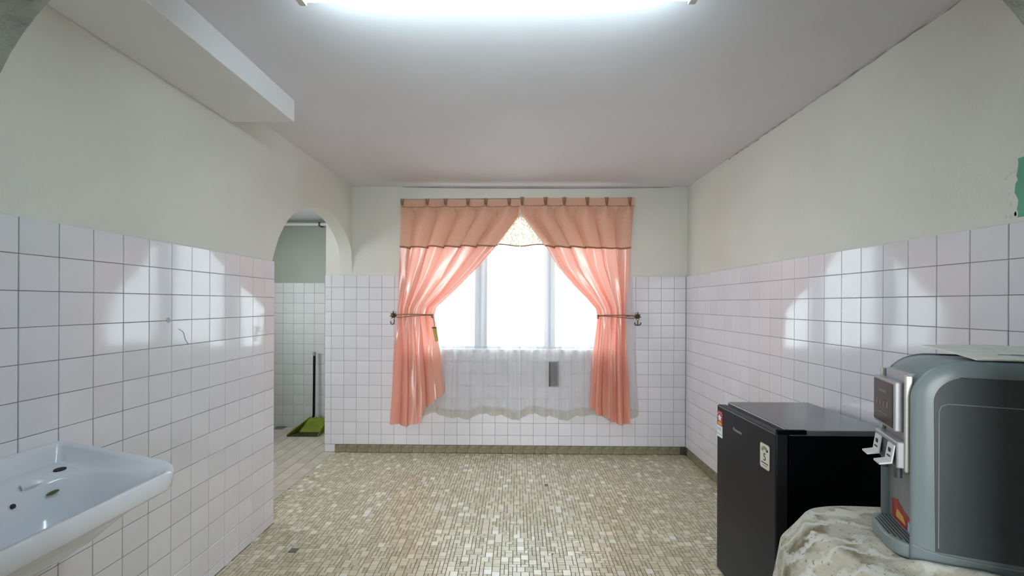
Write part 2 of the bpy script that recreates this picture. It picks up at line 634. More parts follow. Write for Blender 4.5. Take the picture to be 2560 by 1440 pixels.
def tile_wall(parent, a_lo, a_hi, origin, z_lo, z_hi, place, rot, holes=(), m='tile', gap=0.0018, hidden=None, limit=300):
    """place(a, z) -> world centre on the grout face; rot: z-rotation of a tile that faces -y"""
    rects = []
    c0 = math.floor((a_lo - origin) / TW)
    c1 = math.ceil((a_hi - origin) / TW)
    nr = math.ceil((z_hi - z_lo) / TH)
    for c in range(c0, c1):
        for r in range(nr):
            p0, p1 = max(a_lo, origin + c * TW), min(a_hi, origin + (c + 1) * TW)
            q1, q0 = z_hi - r * TH, max(z_lo, z_hi - (r + 1) * TH)
            if p1 - p0 < 0.012 or q1 - q0 < 0.008:
                continue
            for rc in subtract((p0, p1, q0, q1), holes):
                if rc[1] - rc[0] > 0.01 and rc[3] - rc[2] > 0.008:
                    rects.append(rc)
    scored = []
    for rc in rects:
        ps = [proj(*place(a, z)) for a in rc[:2] for z in rc[2:]]
        score = 0
        if all(ps):
            xs = [q[0] for q in ps]
            ys = [q[1] for q in ps]
            if max(xs) > 0 and min(xs) < 2560 and max(ys) > 0 and min(ys) < 1440:
                score = (max(xs) - min(xs)) * (max(ys) - min(ys))
                if hidden and hidden(sum(xs) / 4, sum(ys) / 4):
                    score *= 0.001
        scored.append((score, rc))
    scored.sort(key=lambda q: -q[0])
    rest = MB()
    for i, (s_, rc) in enumerate(scored):
        w, h = rc[1] - rc[0] - gap, rc[3] - rc[2] - gap
        ctr = Vector(place((rc[0] + rc[1]) / 2, (rc[2] + rc[3]) / 2))
        tilt = Matrix.Rotation(rot, 4, 'Z') @ Matrix.Rotation(random.gauss(0, 0.0028), 4, 'X') @ Matrix.Rotation(random.gauss(0, 0.0028), 4, 'Z')
        if i < limit and s_ > 60:
            o = link('tile', slab_mesh(w, h, m), parent)
            o.matrix_local = Matrix.Translation(ctr) @ tilt
        else:
            sl = slab(w, h)
            rest.add([Matrix.Translation(ctr) @ tilt @ Vector(v) for v in sl.v], sl.f)
    if rest.v:
        o = rest.build('distant_tiles', m, parent)
        o['kind'] = 'stuff'


T = 0.011          # tile thickness
# left
MB().box(XL + T * 0 - 0.015, XL - 0.0022, PW1, YJ - 0.001, 0, ZT - 0.001).build('grout_bed', 'grout', wall_left)
tile_wall(wall_left, PW1, YJ, OL, 0.0, ZT, lambda a, z: (XL - T, a, z), PI / 2, limit=290)
# right
MB().box(XR + 0.0022, XR + 0.015, PW1, YB, 0.07, ZT - 0.001).build('grout_bed', 'grout', wall_right)


def hid_right(px, py):
    return (px > 1800 and py > 1010 and px < 2215) or (px > 2200 and py > 920)


tile_wall(wall_right, PW1, YB - 0.001, OR_, 0.07, ZT, lambda a, z: (XR + T, a, z), -PI / 2, hidden=hid_right, limit=298)
# back
mb = MB()
for (a0, a1, z0, z1) in ((NIB, WX0, 0.07, ZT - 0.001), (WX1, XR, 0.07, ZT - 0.001), (WX0, WX1, 0.07, WZ0)):
    mb.box(a0, a1, YB + 0.0022, YB + 0.015, z0, z1)
mb.box(NIB, -1.63, YB + 0.0022, YB + 0.015, 0, 0.07)
mb.build('grout_bed', 'grout', wall_back)


def hid_back(px, py):
    return (1010 < px < 1080 and py < 1030) or (1490 < px < 1560 and py < 1030) or px > 1716


tile_wall(wall_back, NIB, XR - 0.001, OB, 0.07, ZT, lambda a, z: (a, YB + T, z), 0.0,
          holes=[(WX0, WX1, WZ0, WZ1)], hidden=hid_back, limit=296)
o = link('tile', slab_mesh(0.093, 0.066, 'tile'), wall_back)
o.location = (NIB + 0.048, YB + T, 0.035)
# far wall of the side room
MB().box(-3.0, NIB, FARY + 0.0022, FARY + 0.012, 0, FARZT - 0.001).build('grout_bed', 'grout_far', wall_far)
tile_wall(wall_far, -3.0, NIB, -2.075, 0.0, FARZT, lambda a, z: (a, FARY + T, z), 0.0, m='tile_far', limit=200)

# skirting of mosaic strips along the back and right walls
bb = struct(MB().box(-1.63, XR, YB - 0.001, YB + 0.015, 0, 0.07).build('baseboard_back', 'mos_grout'))
bs = struct(MB().box(XR - 0.001 + 0.002, XR + 0.015, PW1, YB - 0.001, 0, 0.07).build('baseboard_right', 'mos_grout'))
sk = MB().box(-0.0485, 0.0485, -0.004, 0, 0.001, 0.069).mesh('strip', bevel=0.001, segs=1)
sk.materials.append(M['skirt'])
for k in range(31):
    o = link('skirting_strip', sk, bb)
    o.location = (-1.58 + k * 0.0995, YB - 0.001, 0)
for k in range(31):
    o = link('skirting_strip', sk, bs)
    o.matrix_local = Matrix.Translation((XR + 0.001, PW1 + 0.05 + k * 0.0995, 0)) @ Matrix.Rotation(-PI / 2, 4, 'Z')

# ------------------------------------------------------------------ mosaic floor
MOD = 0.0208


def mosaic(x0, x1, y0, y1):
    nx, ny = int((x1 - x0) / MOD), int((y1 - y0) / MOD)
    occ = [[False] * nx for _ in range(ny)]
    out = []
    for j in range(ny):
        for i in range(nx):
            if occ[j][i]:
                continue
            opts = [(2, 2)] * 4 + [(2, 1)] * 4 + [(1, 2)] * 4 + [(1, 1)] * 2
            random.shuffle(opts)
            for (a, b) in opts + [(1, 1)]:
                if i + a <= nx and j + b <= ny and not any(occ[j + q][i + p_] for p_ in range(a) for q in range(b)):
                    for p_ in range(a):
                        for q in range(b):
                            occ[j + q][i + p_] = True
                    out.append((x0 + i * MOD, x0 + (i + a) * MOD, y0 + j * MOD, y0 + (j + b) * MOD, a * b))
                    break
    return out


def tint(n):
    base = random.choice([(0.43, 0.40, 0.30), (0.48, 0.44, 0.34), (0.40, 0.38, 0.27), (0.50, 0.47, 0.39), (0.37, 0.33, 0.23)])
    k = random.uniform(1.22, 1.42)
    if n == 4:
        k *= random.choice([1.0, 1.08, 1.18])
        if random.random() < 0.13:
            base = (0.58, 0.56, 0.51)
    if random.random() < 0.008:
        base = (0.40, 0.30, 0.20)
    if random.random() < 0.0012:
        return (0.05, 0.045, 0.035)
    return tuple(min(0.85, c * k * q) for c, q in zip(base, (1.03, 0.985, 0.91)))


def tess(rc, lift):
    g, b, t = 0.0013, 0.0006, 0.0022
    x0, x1, y0, y1 = rc[0] + g, rc[1] - g, rc[2] + g, rc[3] - g
    z = lift
    tx, ty = random.gauss(0, 0.012) * (x1 - x0), random.gauss(0, 0.016) * (y1 - y0)
    vs = [(x0, y0, -t), (x1, y0, -t), (x1, y1, -t), (x0, y1, -t),
          (x0 + b, y0 + b, z - tx - ty), (x1 - b, y0 + b, z + tx - ty), (x1 - b, y1 - b, z + tx + ty), (x0 + b, y1 - b, z - tx + ty)]
    return vs, [(4, 5, 6, 7), (0, 1, 5, 4), (1, 2, 6, 5), (2, 3, 7, 6), (3, 0, 4, 7)]


cells = [rc for rc in mosaic(-1.6395, XR - 0.0005, PW1 - 0.12, YB - 0.004) if rc[1] > XL + 0.001 or rc[2] > YJ - 0.01]
ranked = []
for rc in cells:
    q = proj((rc[0] + rc[1]) / 2, (rc[2] + rc[3]) / 2, 0)
    s_ = 0
    if q and 600 < q[0] < 1780 and q[1] < 1432:
        s_ = rc[4] / (rc[2] ** 3)
    ranked.append((s_, rc))
ranked.sort(key=lambda q: -q[0])


def colour(me, cols):
    at = me.color_attributes.new('tint', 'FLOAT_COLOR', 'POINT')
    for i, c in enumerate(cols):
        at.data[i].color = (*c, 1)


rest, rcol = MB(), []
for i, (s_, rc) in enumerate(ranked):
    vs, fs = tess(rc, random.uniform(-0.0002, 0.0003))
    tc_ = tint(rc[4])
    if i < 298:
        me = bpy.data.meshes.new('mosaic_tile')
        me.from_pydata(vs, [], fs)
        colour(me, [tc_] * 8)
        me.materials.append(M['mosaic'])
        link('mosaic_tile', me, floor)
    else:
        rest.add(vs, fs)
        rcol += [tc_] * 8
me = bpy.data.meshes.new('distant_mosaic')
me.from_pydata(rest.v, [], rest.f)
flat = [c for q in rcol for c in (*q, 1.0)]
at = me.color_attributes.new('tint', 'FLOAT_COLOR', 'POINT')
at.data.foreach_set('color', flat)
me.materials.append(M['mosaic'])
o = link('distant_mosaic', me, floor)
o['kind'] = 'stuff'

# long cream floor tiles of the side room
ft = MB().box(-0.0512, 0.0512, -0.104, 0.104, -0.0025, 0).mesh('floor_tile', bevel=0.0012, segs=1)
ft.materials.append(M['side_tile'])
for i in range(10):
    for j in range(9):
        x = -1.6925 - i * 0.105
        y = 2.75 + j * 0.2115 + (0.1057 if i % 2 else 0)
        if y < FARY - 0.1:
            o = link('floor_tile', ft, side_floor)
            o.location = (x, y, 0)

# ------------------------------------------------------------------ window
win = struct(MB().box(WX0, WX1, PYB + 0.05, PYB + 0.10, WZ0, WZ0 + 0.022).build('window_1', 'frame', bevel=0.002))
MB().box(WX0, WX1, PYB + 0.05, PYB + 0.10, WZ1 - 0.04, WZ1).build('window_head', 'frame', win, bevel=0.002)
MB().box(WX0, WX0 + 0.035, PYB + 0.05, PYB + 0.10, WZ0 + 0.022, WZ1 - 0.04).build('window_jamb', 'frame', win, bevel=0.002)
MB().box(WX1 - 0.035, WX1, PYB + 0.05, PYB + 0.10, WZ0 + 0.022, WZ1 - 0.04).build('window_jamb', 'frame', win, bevel=0.002)
for (a0, a1) in ((-0.385, -0.272), (0.247, 0.345)):
    mu = MB().box(a0, a1, PYB + 0.03, PYB + 0.11, WZ0 + 0.022, WZ1 - 0.04).build('window_mullion', 'frame', win, bevel=0.003)
    MB().box(a0 + 0.042, a0 + 0.056, PYB + 0.0285, PYB + 0.031, WZ0 + 0.03, WZ1 - 0.05).build('groove', 'frame_dark', mu)
MB().box(WX0 - 0.02, WX1 + 0.02, YB - 0.006, PYB + 0.05, WZ0 - 0.012, WZ0 + 0.004).build('window_sill', 'tile', win, bevel=0.003)
nb = 9
pit = (WZ1 - 0.04 - WZ0 - 0.022) / nb
for (a0, a1) in ((WX0 + 0.036, -0.386), (-0.271, 0.246), (0.346, WX1 - 0.036)):
    bl = MB().box(-(a1 - a0) / 2, (a1 - a0) / 2, -0.0025, 0.0025, -pit * 0.53, pit * 0.53).mesh('glass_louvre')
    bl.materials.append(M['glass'])
    for k in range(nb):
        o = link('glass_louvre', bl, win)
        o.matrix_local = Matrix.Translation(((a0 + a1) / 2, PYB + 0.075, WZ0 + 0.022 + pit * (k + 0.5))) @ Matrix.Rotation(0.16, 4, 'X')

# dark plate under the sill
pl = thing('wall_plate', (0.3285, YB, 0.6), 'dark grey upright plate on the tiles under the window, behind the sheer', 'plate')
wbuild(MB().box(0.2865, 0.3705, YB - 0.010, YB, 0.602, 0.822), 'cover', 'plate', pl, bevel=0.003)
wbuild(MB().box(0.296, 0.361, YB - 0.0115, YB - 0.0095, 0.615, 0.809), 'inset', 'plate', pl, bevel=0.0008, segs=1)

# ------------------------------------------------------------------ curtains
CYC = 3.78        # curtain plane
rod = thing('curtain_rod', (0, CYC + 0.03, 2.215), 'thin dark curtain rail showing along the top of the pleated pink headings', 'curtain rail')
wbuild(MB().tube([(-1.01, CYC + 0.012, 2.2475), (0.03, CYC + 0.012, 2.2565), (1.02, CYC + 0.012, 2.2635)], 0.006, 10), 'rail', 'd_dark', rod, smooth=True)
for x in (-0.96, 0.96):
    wbuild(MB().box(x - 0.012, x + 0.012, CYC + 0.012, PYB, 2.232, 2.250), 'bracket', 'd_dark', rod, bevel=0.002)

# sheer: two voile panels meeting near the middle, with a cream lace heading
def make_sheer(x0, x1, xb0, xb1, seed, label):
    t = thing('sheer_curtain', ((x0 + x1) / 2, CYC + 0.035, 0.34), label, 'curtain', 'sheer voile curtains at the window')
    rnd = random.Random(seed)
    ph = [rnd.uniform(0, 6.28) for _ in range(6)]

    def fy(u, v):
        amp = 0.006 + 0.010 * v
        return (amp * math.cos(2 * PI * 9 * u + ph[0] + 0.8 * v) + amp * 0.6 * math.cos(2 * PI * 17 * u + ph[1])
                + 0.004 * math.cos(2 * PI * 4 * u + ph[2]))

    def zb(u):
        return 0.335 + 0.022 * math.sin(2 * PI * 2.2 * u + ph[3]) + 0.010 * math.sin(2 * PI * 5.3 * u + ph[4])

    def fn(u, v):
        x = (x0 + (x1 - x0) * u) * (1 - v) + (xb0 + (xb1 - xb0) * u) * v
        z = 2.23 + (zb(u) + 0.07 - 2.23) * v
        return (x, CYC + 0.06 + fy(u, v), z)

    def hem(u, v):
        x = xb0 + (xb1 - xb0) * u
        return (x, CYC + 0.0595 + fy(u, 1.0), zb(u) + 0.07 * (1 - v))
    wbuild(MB().grid(fn, 110, 50), 'voile', 'sheer', t, smooth=True, angle=170)
    wbuild(MB().grid(hem, 110, 4), 'hem', 'sheer_hem', t, smooth=True, angle=170)

    def lace(u, v):
        x = x0 + (x1 - x0) * u
        z = 2.235 + (1.852 - 0.008 * math.cos(2 * PI * 3 * u) - 2.235) * v
        return (x, CYC + 0.026 + 0.6 * fy(u, 0.2), z)
    wbuild(MB().grid(lace, 110, 14), 'lace_heading', 'lace', t, smooth=True, angle=170)
    edge = [(x0 + (x1 - x0) * k / 60, CYC + 0.024 + 0.6 * fy(k / 60, 0.2), 1.852 - 0.008 * math.cos(2 * PI * 3 * k / 60)) for k in range(61)]
    wbuild(MB().tube(edge, 0.005, 6), 'lace_edge', 'val_trim', t, smooth=True)
    return t


make_sheer(-0.985, 0.022, -1.07, 0.025, 3, 'white sheer voile curtain on the left half of the window')
make_sheer(0.026, 0.985, 0.030, 1.075, 5, 'white sheer voile curtain on the right half of the window')


def make_drape(side, label):
    """pink satin drape; u = 0 at the outer edge, 1 at the inner edge"""
    L_ = side < 0
    root = thing('curtain', (-0.9 if L_ else 0.9, CYC, 0.3), label, 'curtain', 'pink tied-back curtains')
    if L_:
        outer = [(0.285, -1.100), (0.6, -1.083), (0.9, -1.066), (1.237, -1.045), (1.5, -1.03), (1.815, -1.017), (2.10, -1.014), (2.245, -1.012)]
        inner = [(0.285, -0.62), (0.54, -0.632), (0.75, -0.66), (0.9, -0.678), (1.1, -0.705), (1.237, -0.728), (1.30, -0.712), (1.5, -0.50),
                 (1.66, -0.345), (1.815, -0.205), (1.95, -0.11), (2.09, -0.005), (2.13, 0.02), (2.26, 0.028)]
        zbot = [(0, 0.285), (0.12, 0.272), (0.3, 0.262), (0.50, 0.285), (0.56, 0.30), (0.60, 0.42), (0.75, 0.47), (0.9, 0.52), (1.0, 0.56)]
        pl = [-1.004, -0.785, -0.625, -0.43, -0.275, -0.072]
    else:
        outer = [(0.285, 0.985), (0.6, 0.975), (0.9, 0.955), (1.237, 0.943), (1.5, 0.965), (1.815, 0.981), (2.10, 1.005), (2.245, 1.024)]
        inner = [(0.285, 0.655), (0.46, 0.642), (0.75, 0.655), (0.9, 0.665), (1.1, 0.685), (1.237, 0.695), (1.30, 0.678), (1.40, 0.590),
                 (1.5, 0.490), (1.66, 0.352), (1.815, 0.262), (1.95, 0.16), (2.09, 0.055), (2.13, 0.036), (2.26, 0.030)]
        zbot = [(0, 0.300), (0.15, 0.285), (0.35, 0.30), (0.5, 0.305), (0.55, 0.345), (0.75, 0.36), (0.9, 0.385), (1.0, 0.43)]
        pl = [0.972, 0.772, 0.605, 0.405, 0.243, 0.040]
    ztop_o, ztop_i = (2.245, 2.252) if L_ else (2.262, 2.262)
    rnd = random.Random(11 if L_ else 23)
    ph = [rnd.uniform(0, 6.28) for _ in range(8)]
    pu = sorted([(x - outer[-1][1]) / (inner[-1][1] - outer[-1][1]) for x in pl])

    def ridge(t):
        # rounded crests with tight valleys
        q = 0.5 + 0.5 * math.cos(t)
        return 2 * q ** 0.6 - 1

    famp = [rnd.uniform(0.75, 1.25) for _ in range(9)]

    def sidx(u):
        if u <= pu[0]:
            return (u - pu[0]) * 5.5
        for i in range(5):
            if u <= pu[i + 1]:
                return i + (u - pu[i]) / (pu[i + 1] - pu[i])
        return 5 + (u - pu[5]) * 5.5

    def phase(u, z):
        tie = math.exp(-((z - 1.237) / 0.30) ** 2)
        return 2 * PI * sidx(u) + 0.7 * math.sin(2.2 * z + ph[1]) * (1 - 0.5 * tie) * (1 - smooth(1.7, 2.1, z))

    def amp(u):
        q = sidx(u) + 1.5
        return famp[max(0, min(8, int(q)))]

    def xfold(u, z):
        # the cloth doubles back beside each fold
        w = abs(interp(inner, z) - interp(outer, z)) / 6.0
        k = smooth(0.0, 0.05, u) * (1 - smooth(0.95, 1.0, u)) * (1 - smooth(2.12, 2.2, z))
        lowf = 1 - smooth(0.9, 1.3, z)
        return 0.24 * w * math.sin(phase(u, z)) * k * (1 - 0.35 * lowf)

    def width_fold(u, z):
        # soft pinch pleats above, tighter folds at the tie, loose folds below
        dd = min(((u - q) for q in pu), key=abs)
        top = smooth(1.75, 2.12, z)
        spread = 0.018 + 0.05 * (1 - smooth(1.8, 2.15, z))
        head = smooth(2.15, 2.24, z)
        a = -0.034 * math.exp(-(dd / spread) ** 2) * (0.35 + 0.65 * top) * smooth(1.3, 1.9, z) * (1 - 0.8 * head)
        a += 0.014 * math.exp(-((abs(dd) - 0.055) / 0.02) ** 2) * (1 - head) * smooth(1.5, 2.0, z)
        tie = math.exp(-((z - 1.237) / 0.30) ** 2)
        low = 1 - smooth(0.9, 1.3, z)
        ph_ = phase(u, z)
        mid = 1 - smooth(1.85, 2.15, z)
        a -= 0.026 * amp(u) * ridge(ph_) * mid * (0.75 + 0.25 * tie) * (1 - 0.35 * low)
        a += 0.010 * ridge(2 * PI * 13 * u + ph[2] + 0.9 * math.sin(3 * z)) * (0.4 * mid + 0.6 * tie) * (1 - 0.5 * low)
        a += 0.030 * ridge(2 * PI * 3.6 * u + ph[4]) * low
        a += 0.004 * math.sin(11 * u + 9 * z + ph[3]) * mid + 0.003 * math.sin(23 * u - 14 * z + ph[5]) * mid
        a -= 0.022 * tie * math.sin(PI * min(1, max(0, u)))
        return a

    def fn(u, v, dy=0.0):
        zt = ztop_o + (ztop_i - ztop_o) * u
        z = zt + (interp(zbot, u) - zt) * v
        xo, xi = interp(outer, z), interp(inner, z)
        # bunch towards the outer edge near the inner diagonal
        uu = u
        x = xo + (xi - xo) * uu + xfold(u, z) * (1 if L_ else -1)
        # crossing folds under the tie
        y = CYC + dy + width_fold(u, z)
        if z < 1.237:
            y -= 0.03 * smooth(0.52, 0.62, u) * (1 - smooth(0.3, 1.2, z)) * (1 if L_ else -0.6)
        return (x, y, z)
    body = wbuild(MB().grid(fn, 190, 150), 'drape', 'satin', root, smooth=True, angle=170)

    def val(u, v):
        zt = ztop_o + (ztop_i - ztop_o) * u
        zb_ = 1.818 + 0.006 * math.cos(2 * PI * 6 * u) + (0.02 * u if L_ else 0.012 * u)
        z = zt + (zb_ - zt) * v
        xo, xi = interp(outer, z), interp(inner, z)
        x = xo + (xi - xo) * u * (1.0 if z > 2.12 else 1.012) + xfold(u, z) * (1 if L_ else -1)
        return (x, CYC - 0.010 - 0.008 * v + width_fold(u, z), z)
    vl = wbuild(MB().grid(val, 190, 30), 'valance', 'valance', root, smooth=True, angle=170)
    e = [val(k / 90, 1.0) for k in range(91)]
    o = wbuild(MB().tube([(p_[0], p_[1] - 0.003, p_[2] + 0.004) for p_ in e], 0.0065, 6), 'trim_band', 'val_trim', root, smooth=True)
    # heading band seam and pinched pleats
    e = [val(k / 90, 0.16) for k in range(91)]
    wbuild(MB().tube([(p_[0], p_[1] - 0.002, p_[2]) for p_ in e], 0.0025, 5), 'heading_seam', 'val_trim', root, smooth=True)
    for q in pu:
        mb = MB()
        for k, dx in enumerate((-0.009, 0.0, 0.009)):
            c = val(q, 0.0)
            x = c[0] + dx
            pts = [(x * 1.0 + dx * 0.5, CYC - 0.020 - (0.004 if k == 1 else 0), c[2] + 0.004),
                   (x, CYC - 0.026, c[2] - 0.04), (x - dx * 0.7, CYC - 0.030, c[2] - 0.085), (x - dx * 0.2, CYC - 0.026, c[2] - 0.15)]
            mb.tube(spline(pts, 4), [0.004] * 8 + [0.0035, 0.003, 0.0025, 0.002, 0.0012], 6)
        wbuild(mb, 'pinch_pleat', 'pleat', root, smooth=True)
    return root


make_drape(-1, 'pink satin curtain on the left of the window, tied back with a yellow tag')
make_drape(1, 'pink satin curtain on the right of the window, tied back without a tag')

# ties and hooks
for side, hx, ix, tagged in ((-1, -1.085, -0.735, True), (1, 1.05, 0.70, False)):
    hz = 1.232
    t = thing('tieback_rope', ((hx + ix) / 2, CYC - 0.05, hz),
              'brown cord tie around the left pink curtain' if side < 0 else 'brown cord tie around the right pink curtain', 'curtain tie', 'cord curtain ties')
    front = spline([(hx, CYC + 0.02, hz + 0.004), (hx - side * 0.08, CYC - 0.055, hz + 0.010), ((hx + ix) / 2, CYC - 0.085, hz + 0.012),
                    (ix + side * 0.03, CYC - 0.075, hz + 0.010), (ix - side * 0.006, CYC - 0.03, hz + 0.004)], 8)
    wbuild(MB().tube(front, 0.004, 6), 'cord', 'rope', t, smooth=True)
    front2 = spline([(hx, CYC + 0.02, hz - 0.012), (hx - side * 0.07, CYC - 0.055, hz - 0.016), ((hx + ix) / 2, CYC - 0.085, hz - 0.004),
                     (ix + side * 0.03, CYC - 0.075, hz + 0.004), (ix - side * 0.006, CYC - 0.03, hz + 0.0)], 8)
    wbuild(MB().tube(front2, 0.0035, 6), 'cord', 'rope', t, smooth=True)
    back = spline([(ix - side * 0.006, CYC - 0.03, hz), (ix + side * 0.05, CYC + 0.03, hz), ((hx + ix) / 2, CYC + 0.07, hz), (hx, CYC + 0.05, hz)], 8)
    wbuild(MB().tube(back, 0.0035, 6), 'cord', 'rope', t, smooth=True)
    kn = MB()
    for k in range(3):
        kn.tube([(ix - side * 0.004 + 0.004 * math.cos(a), CYC - 0.045 + 0.018 * math.sin(a), hz - 0.004 + 0.012 * k - 0.01) for a in [q * PI / 6 for q in range(13)]], 0.006, 6)
    wbuild(kn, 'knot', 'rope', t, smooth=True)
    if tagged:
        wbuild(MB().tube(spline([(ix + 0.01, CYC - 0.06, hz - 0.01), (ix + 0.022, CYC - 0.07, hz - 0.05), (ix + 0.026, CYC - 0.07, hz - 0.095)], 5), 0.003, 6), 'tag_string', 'rope', t, smooth=True)
        tb = MB()
        tb.prism([(ix + 0.008, hz - 0.10), (ix + 0.044, hz - 0.10), (ix + 0.062, hz - 0.215), (ix + 0.036, hz - 0.225)], CYC - 0.078, CYC - 0.066, 'y')
        tg = wbuild(tb, 'tag', 'tag', t, bevel=0.003)
        tg['label'] = 'yellow tag hanging from the cord'
        wbuild(MB().box(ix + 0.006, ix + 0.046, CYC - 0.080, CYC - 0.064, hz - 0.108, hz - 0.096), 'tag_cap', 'brass', t, bevel=0.002)
    h = thing('curtain_hook', (hx, PYB, hz), 'dark brass leaf-shaped hook beside the left pink curtain' if side < 0 else 'dark brass anchor-shaped hook beside the right pink curtain', 'curtain hook', 'brass curtain hooks')
    wbuild(MB().tube([(hx, YB, hz), (hx, CYC + 0.0, hz)], 0.006, 8), 'stem', 'brass', h, smooth=True)
    # leafy rosette
    ro = MB()
    for k in range(7):
        a = 2 * PI * k / 7 + PI / 2
        r = 0.046 if k == 0 else 0.034
        c, s = math.cos(a), math.sin(a)
        ro.add([(hx + 0.006 * c - 0.012 * s, CYC - 0.004, hz + 0.006 * s + 0.012 * c), (hx + 0.006 * c + 0.012 * s, CYC - 0.004, hz + 0.006 * s - 0.012 * c),
                (hx + r * c, CYC - 0.001, hz + r * s), (hx + 0.5 * r * c, CYC - 0.014, hz + 0.5 * r * s)],
               [(0, 1, 3), (0, 3, 2), (1, 2, 3), (0, 2, 1)])
    ro.tube([(hx, CYC + 0.002, hz), (hx, CYC - 0.012, hz), (hx, CYC - 0.018, hz)], [0.016, 0.014, 0.004], 10)
    wbuild(ro, 'rosette', 'brass', h)
    if side > 0:
        an = MB().tube([(hx, CYC - 0.004, hz - 0.03), (hx, CYC - 0.004, hz - 0.074)], 0.005, 6)
        an.tube(spline([(hx - 0.026, CYC - 0.004, hz - 0.052), (hx - 0.022, CYC - 0.004, hz - 0.07), (hx, CYC - 0.004, hz - 0.077),
                        (hx + 0.022, CYC - 0.004, hz - 0.07), (hx + 0.026, CYC - 0.004, hz - 0.052)], 5), 0.005, 6)
        wbuild(an, 'anchor', 'brass', h, smooth=True)
    else:
        an = MB().tube(spline([(hx + 0.008, CYC - 0.004, hz - 0.03), (hx + 0.01, CYC - 0.004, hz - 0.06), (hx - 0.004, CYC - 0.004, hz - 0.078),
                               (hx - 0.02, CYC - 0.004, hz - 0.068), (hx - 0.02, CYC - 0.004, hz - 0.05)], 5), 0.004, 6)
        wbuild(an, 'hook', 'brass', h, smooth=True)

# ------------------------------------------------------------------ fluorescent batten
fl = thing('fluorescent_light', (-0.07, 1.36, ZC), 'white fluorescent tube light across the ceiling above the room', 'light')
wbuild(MB().box(-0.72, 0.565, 1.335, 1.388, 2.328, ZC), 'batten', 'white_paint', fl, bevel=0.004)
wbuild(MB().tube([(-0.675, 1.361, 2.304), (0.535, 1.361, 2.304)], 0.0135, 14), 'tube', 'tube', fl, smooth=True)
for x in (-0.688, 0.548):
    wbuild(MB().box(x - 0.012, x + 0.012, 1.343, 1.379, 2.287, 2.329), 'lamp_holder', 'white_paint', fl, bevel=0.003)
wbuild(MB().tube([(0.585, 1.36, 2.345), (0.585, 1.372, 2.318), (0.585, 1.376, 2.308)], [0.014, 0.014, 0.008], 10), 'starter', 'd_dark', fl, smooth=True)

# ------------------------------------------------------------------ wash basin
bas = thing('wash_basin', (XL, 1.095, 0.63), 'pale blue-grey ceramic wash basin fixed to the left tiled wall', 'wash basin')


def rrect(x0, x1, y0, y1, r, n=12, back=None):
    r = min(r, (x1 - x0) / 2 - 1e-4, (y1 - y0) / 2 - 1e-4)
    out = []
    for cx, cy, a0 in ((x1 - r, y1 - r, 0), (x0 + min(r, 0.02), y1 - min(r, 0.02), PI / 2), (x0 + min(r, 0.02), y0 + min(r, 0.02), PI), (x1 - r, y0 + r, 1.5 * PI)):
        rr = r if cx > x0 + 0.03 else min(r, 0.02)
        if back and a0 in (PI / 2, PI):
            bx, by = min(back[0], x1 - x0 - r - 1e-3), min(back[1], (y1 - y0) / 2 - 1e-3)
            cxx, cyy = x0 + bx, (y1 - by) if a0 == PI / 2 else (y0 + by)
            for k in range(n):
                a = a0 + PI / 2 * k / (n - 1)
                out.append((cxx + bx * math.cos(a), cyy + by * math.sin(a)))
            continue
        for k in range(n):
            a = a0 + PI / 2 * k / (n - 1)
            out.append((cx + rr * math.cos(a), cy + rr * math.sin(a)))
    return out


def rimz(x):
    return 0.816 + 0.077 * max(0.0, (-1.085 - x) / 0.389)


rings = []


def ring(x0, x1, y0, y1, r, zf, back=None):
    rings.append([(x, y, zf(x, y) if callable(zf) else zf) for (x, y) in rrect(x0, x1, y0, y1, r, back=back)])


XB = XL + 0.0005
ring(-1.42, -1.24, 1.05, 1.14, 0.04, 0.640)
ring(-1.455, -1.21, 1.00, 1.19, 0.08, 0.648)
ring(XB, -1.165, 0.94, 1.25, 0.10, 0.680)
ring(XB, -1.125, 0.885, 1.305, 0.10, 0.725)
ring(XB, -1.100, 0.85, 1.345, 0.09, 0.752)
ring(XB, -1.090, 0.835, 1.362, 0.08, lambda x, y: rimz(x) - 0.061)
ring(XB, -1.078, 0.815, 1.382, 0.075, lambda x, y: rimz(x) - 0.060)
ring(XB, -1.074, 0.811, 1.386, 0.075, lambda x, y: rimz(x) - 0.054)
ring(XB, -1.070, 0.807, 1.390, 0.075, lambda x, y: rimz(x) - 0.008)
ring(XB + 0.003, -1.074, 0.811, 1.386, 0.072, lambda x, y: rimz(x) - 0.001)
ring(XB + 0.012, -1.086, 0.826, 1.372, 0.064, lambda x, y: rimz(x) - 0.002)
ring(XB + 0.017, -1.092, 0.836, 1.362, 0.058, lambda x, y: rimz(x) - 0.010)
ring(XB + 0.034, -1.096, 0.852, 1.346, 0.052, lambda x, y: 0.809 + 0.026 * smooth(-1.15, -1.42, x))
ring(XB + 0.118, -1.101, 0.862, 1.336, 0.046, lambda x, y: 0.8055 + 0.024 * smooth(-1.12, -1.34, x), back=(0.17, 0.20))
ring(XB + 0.126, -1.105, 0.870, 1.328, 0.044, lambda x, y: 0.798 + 0.022 * smooth(-1.12, -1.34, x), back=(0.16, 0.19))
ring(XB + 0.140, -1.116, 0.890, 1.306, 0.05, 0.770, back=(0.15, 0.17))
ring(XB + 0.158, -1.150, 0.935, 1.255, 0.05, 0.715, back=(0.11, 0.13))
ring(XB + 0.185, -1.20, 1.00, 1.19, 0.04, 0.687, back=(0.06, 0.08))
ring(XB + 0.215, -1.235, 1.07, 1.12, 0.015, 0.678)
mb = MB()
n = len(rings[0])
for rg in rings:
    mb.v += rg
for i in range(len(rings) - 1):
    for k in range(n):
        k2 = (k + 1) % n
        mb.f.append((i * n + k, i * n + k2, (i + 1) * n + k2, (i + 1) * n + k))
mb.f.append(tuple(range(n))[::-1])
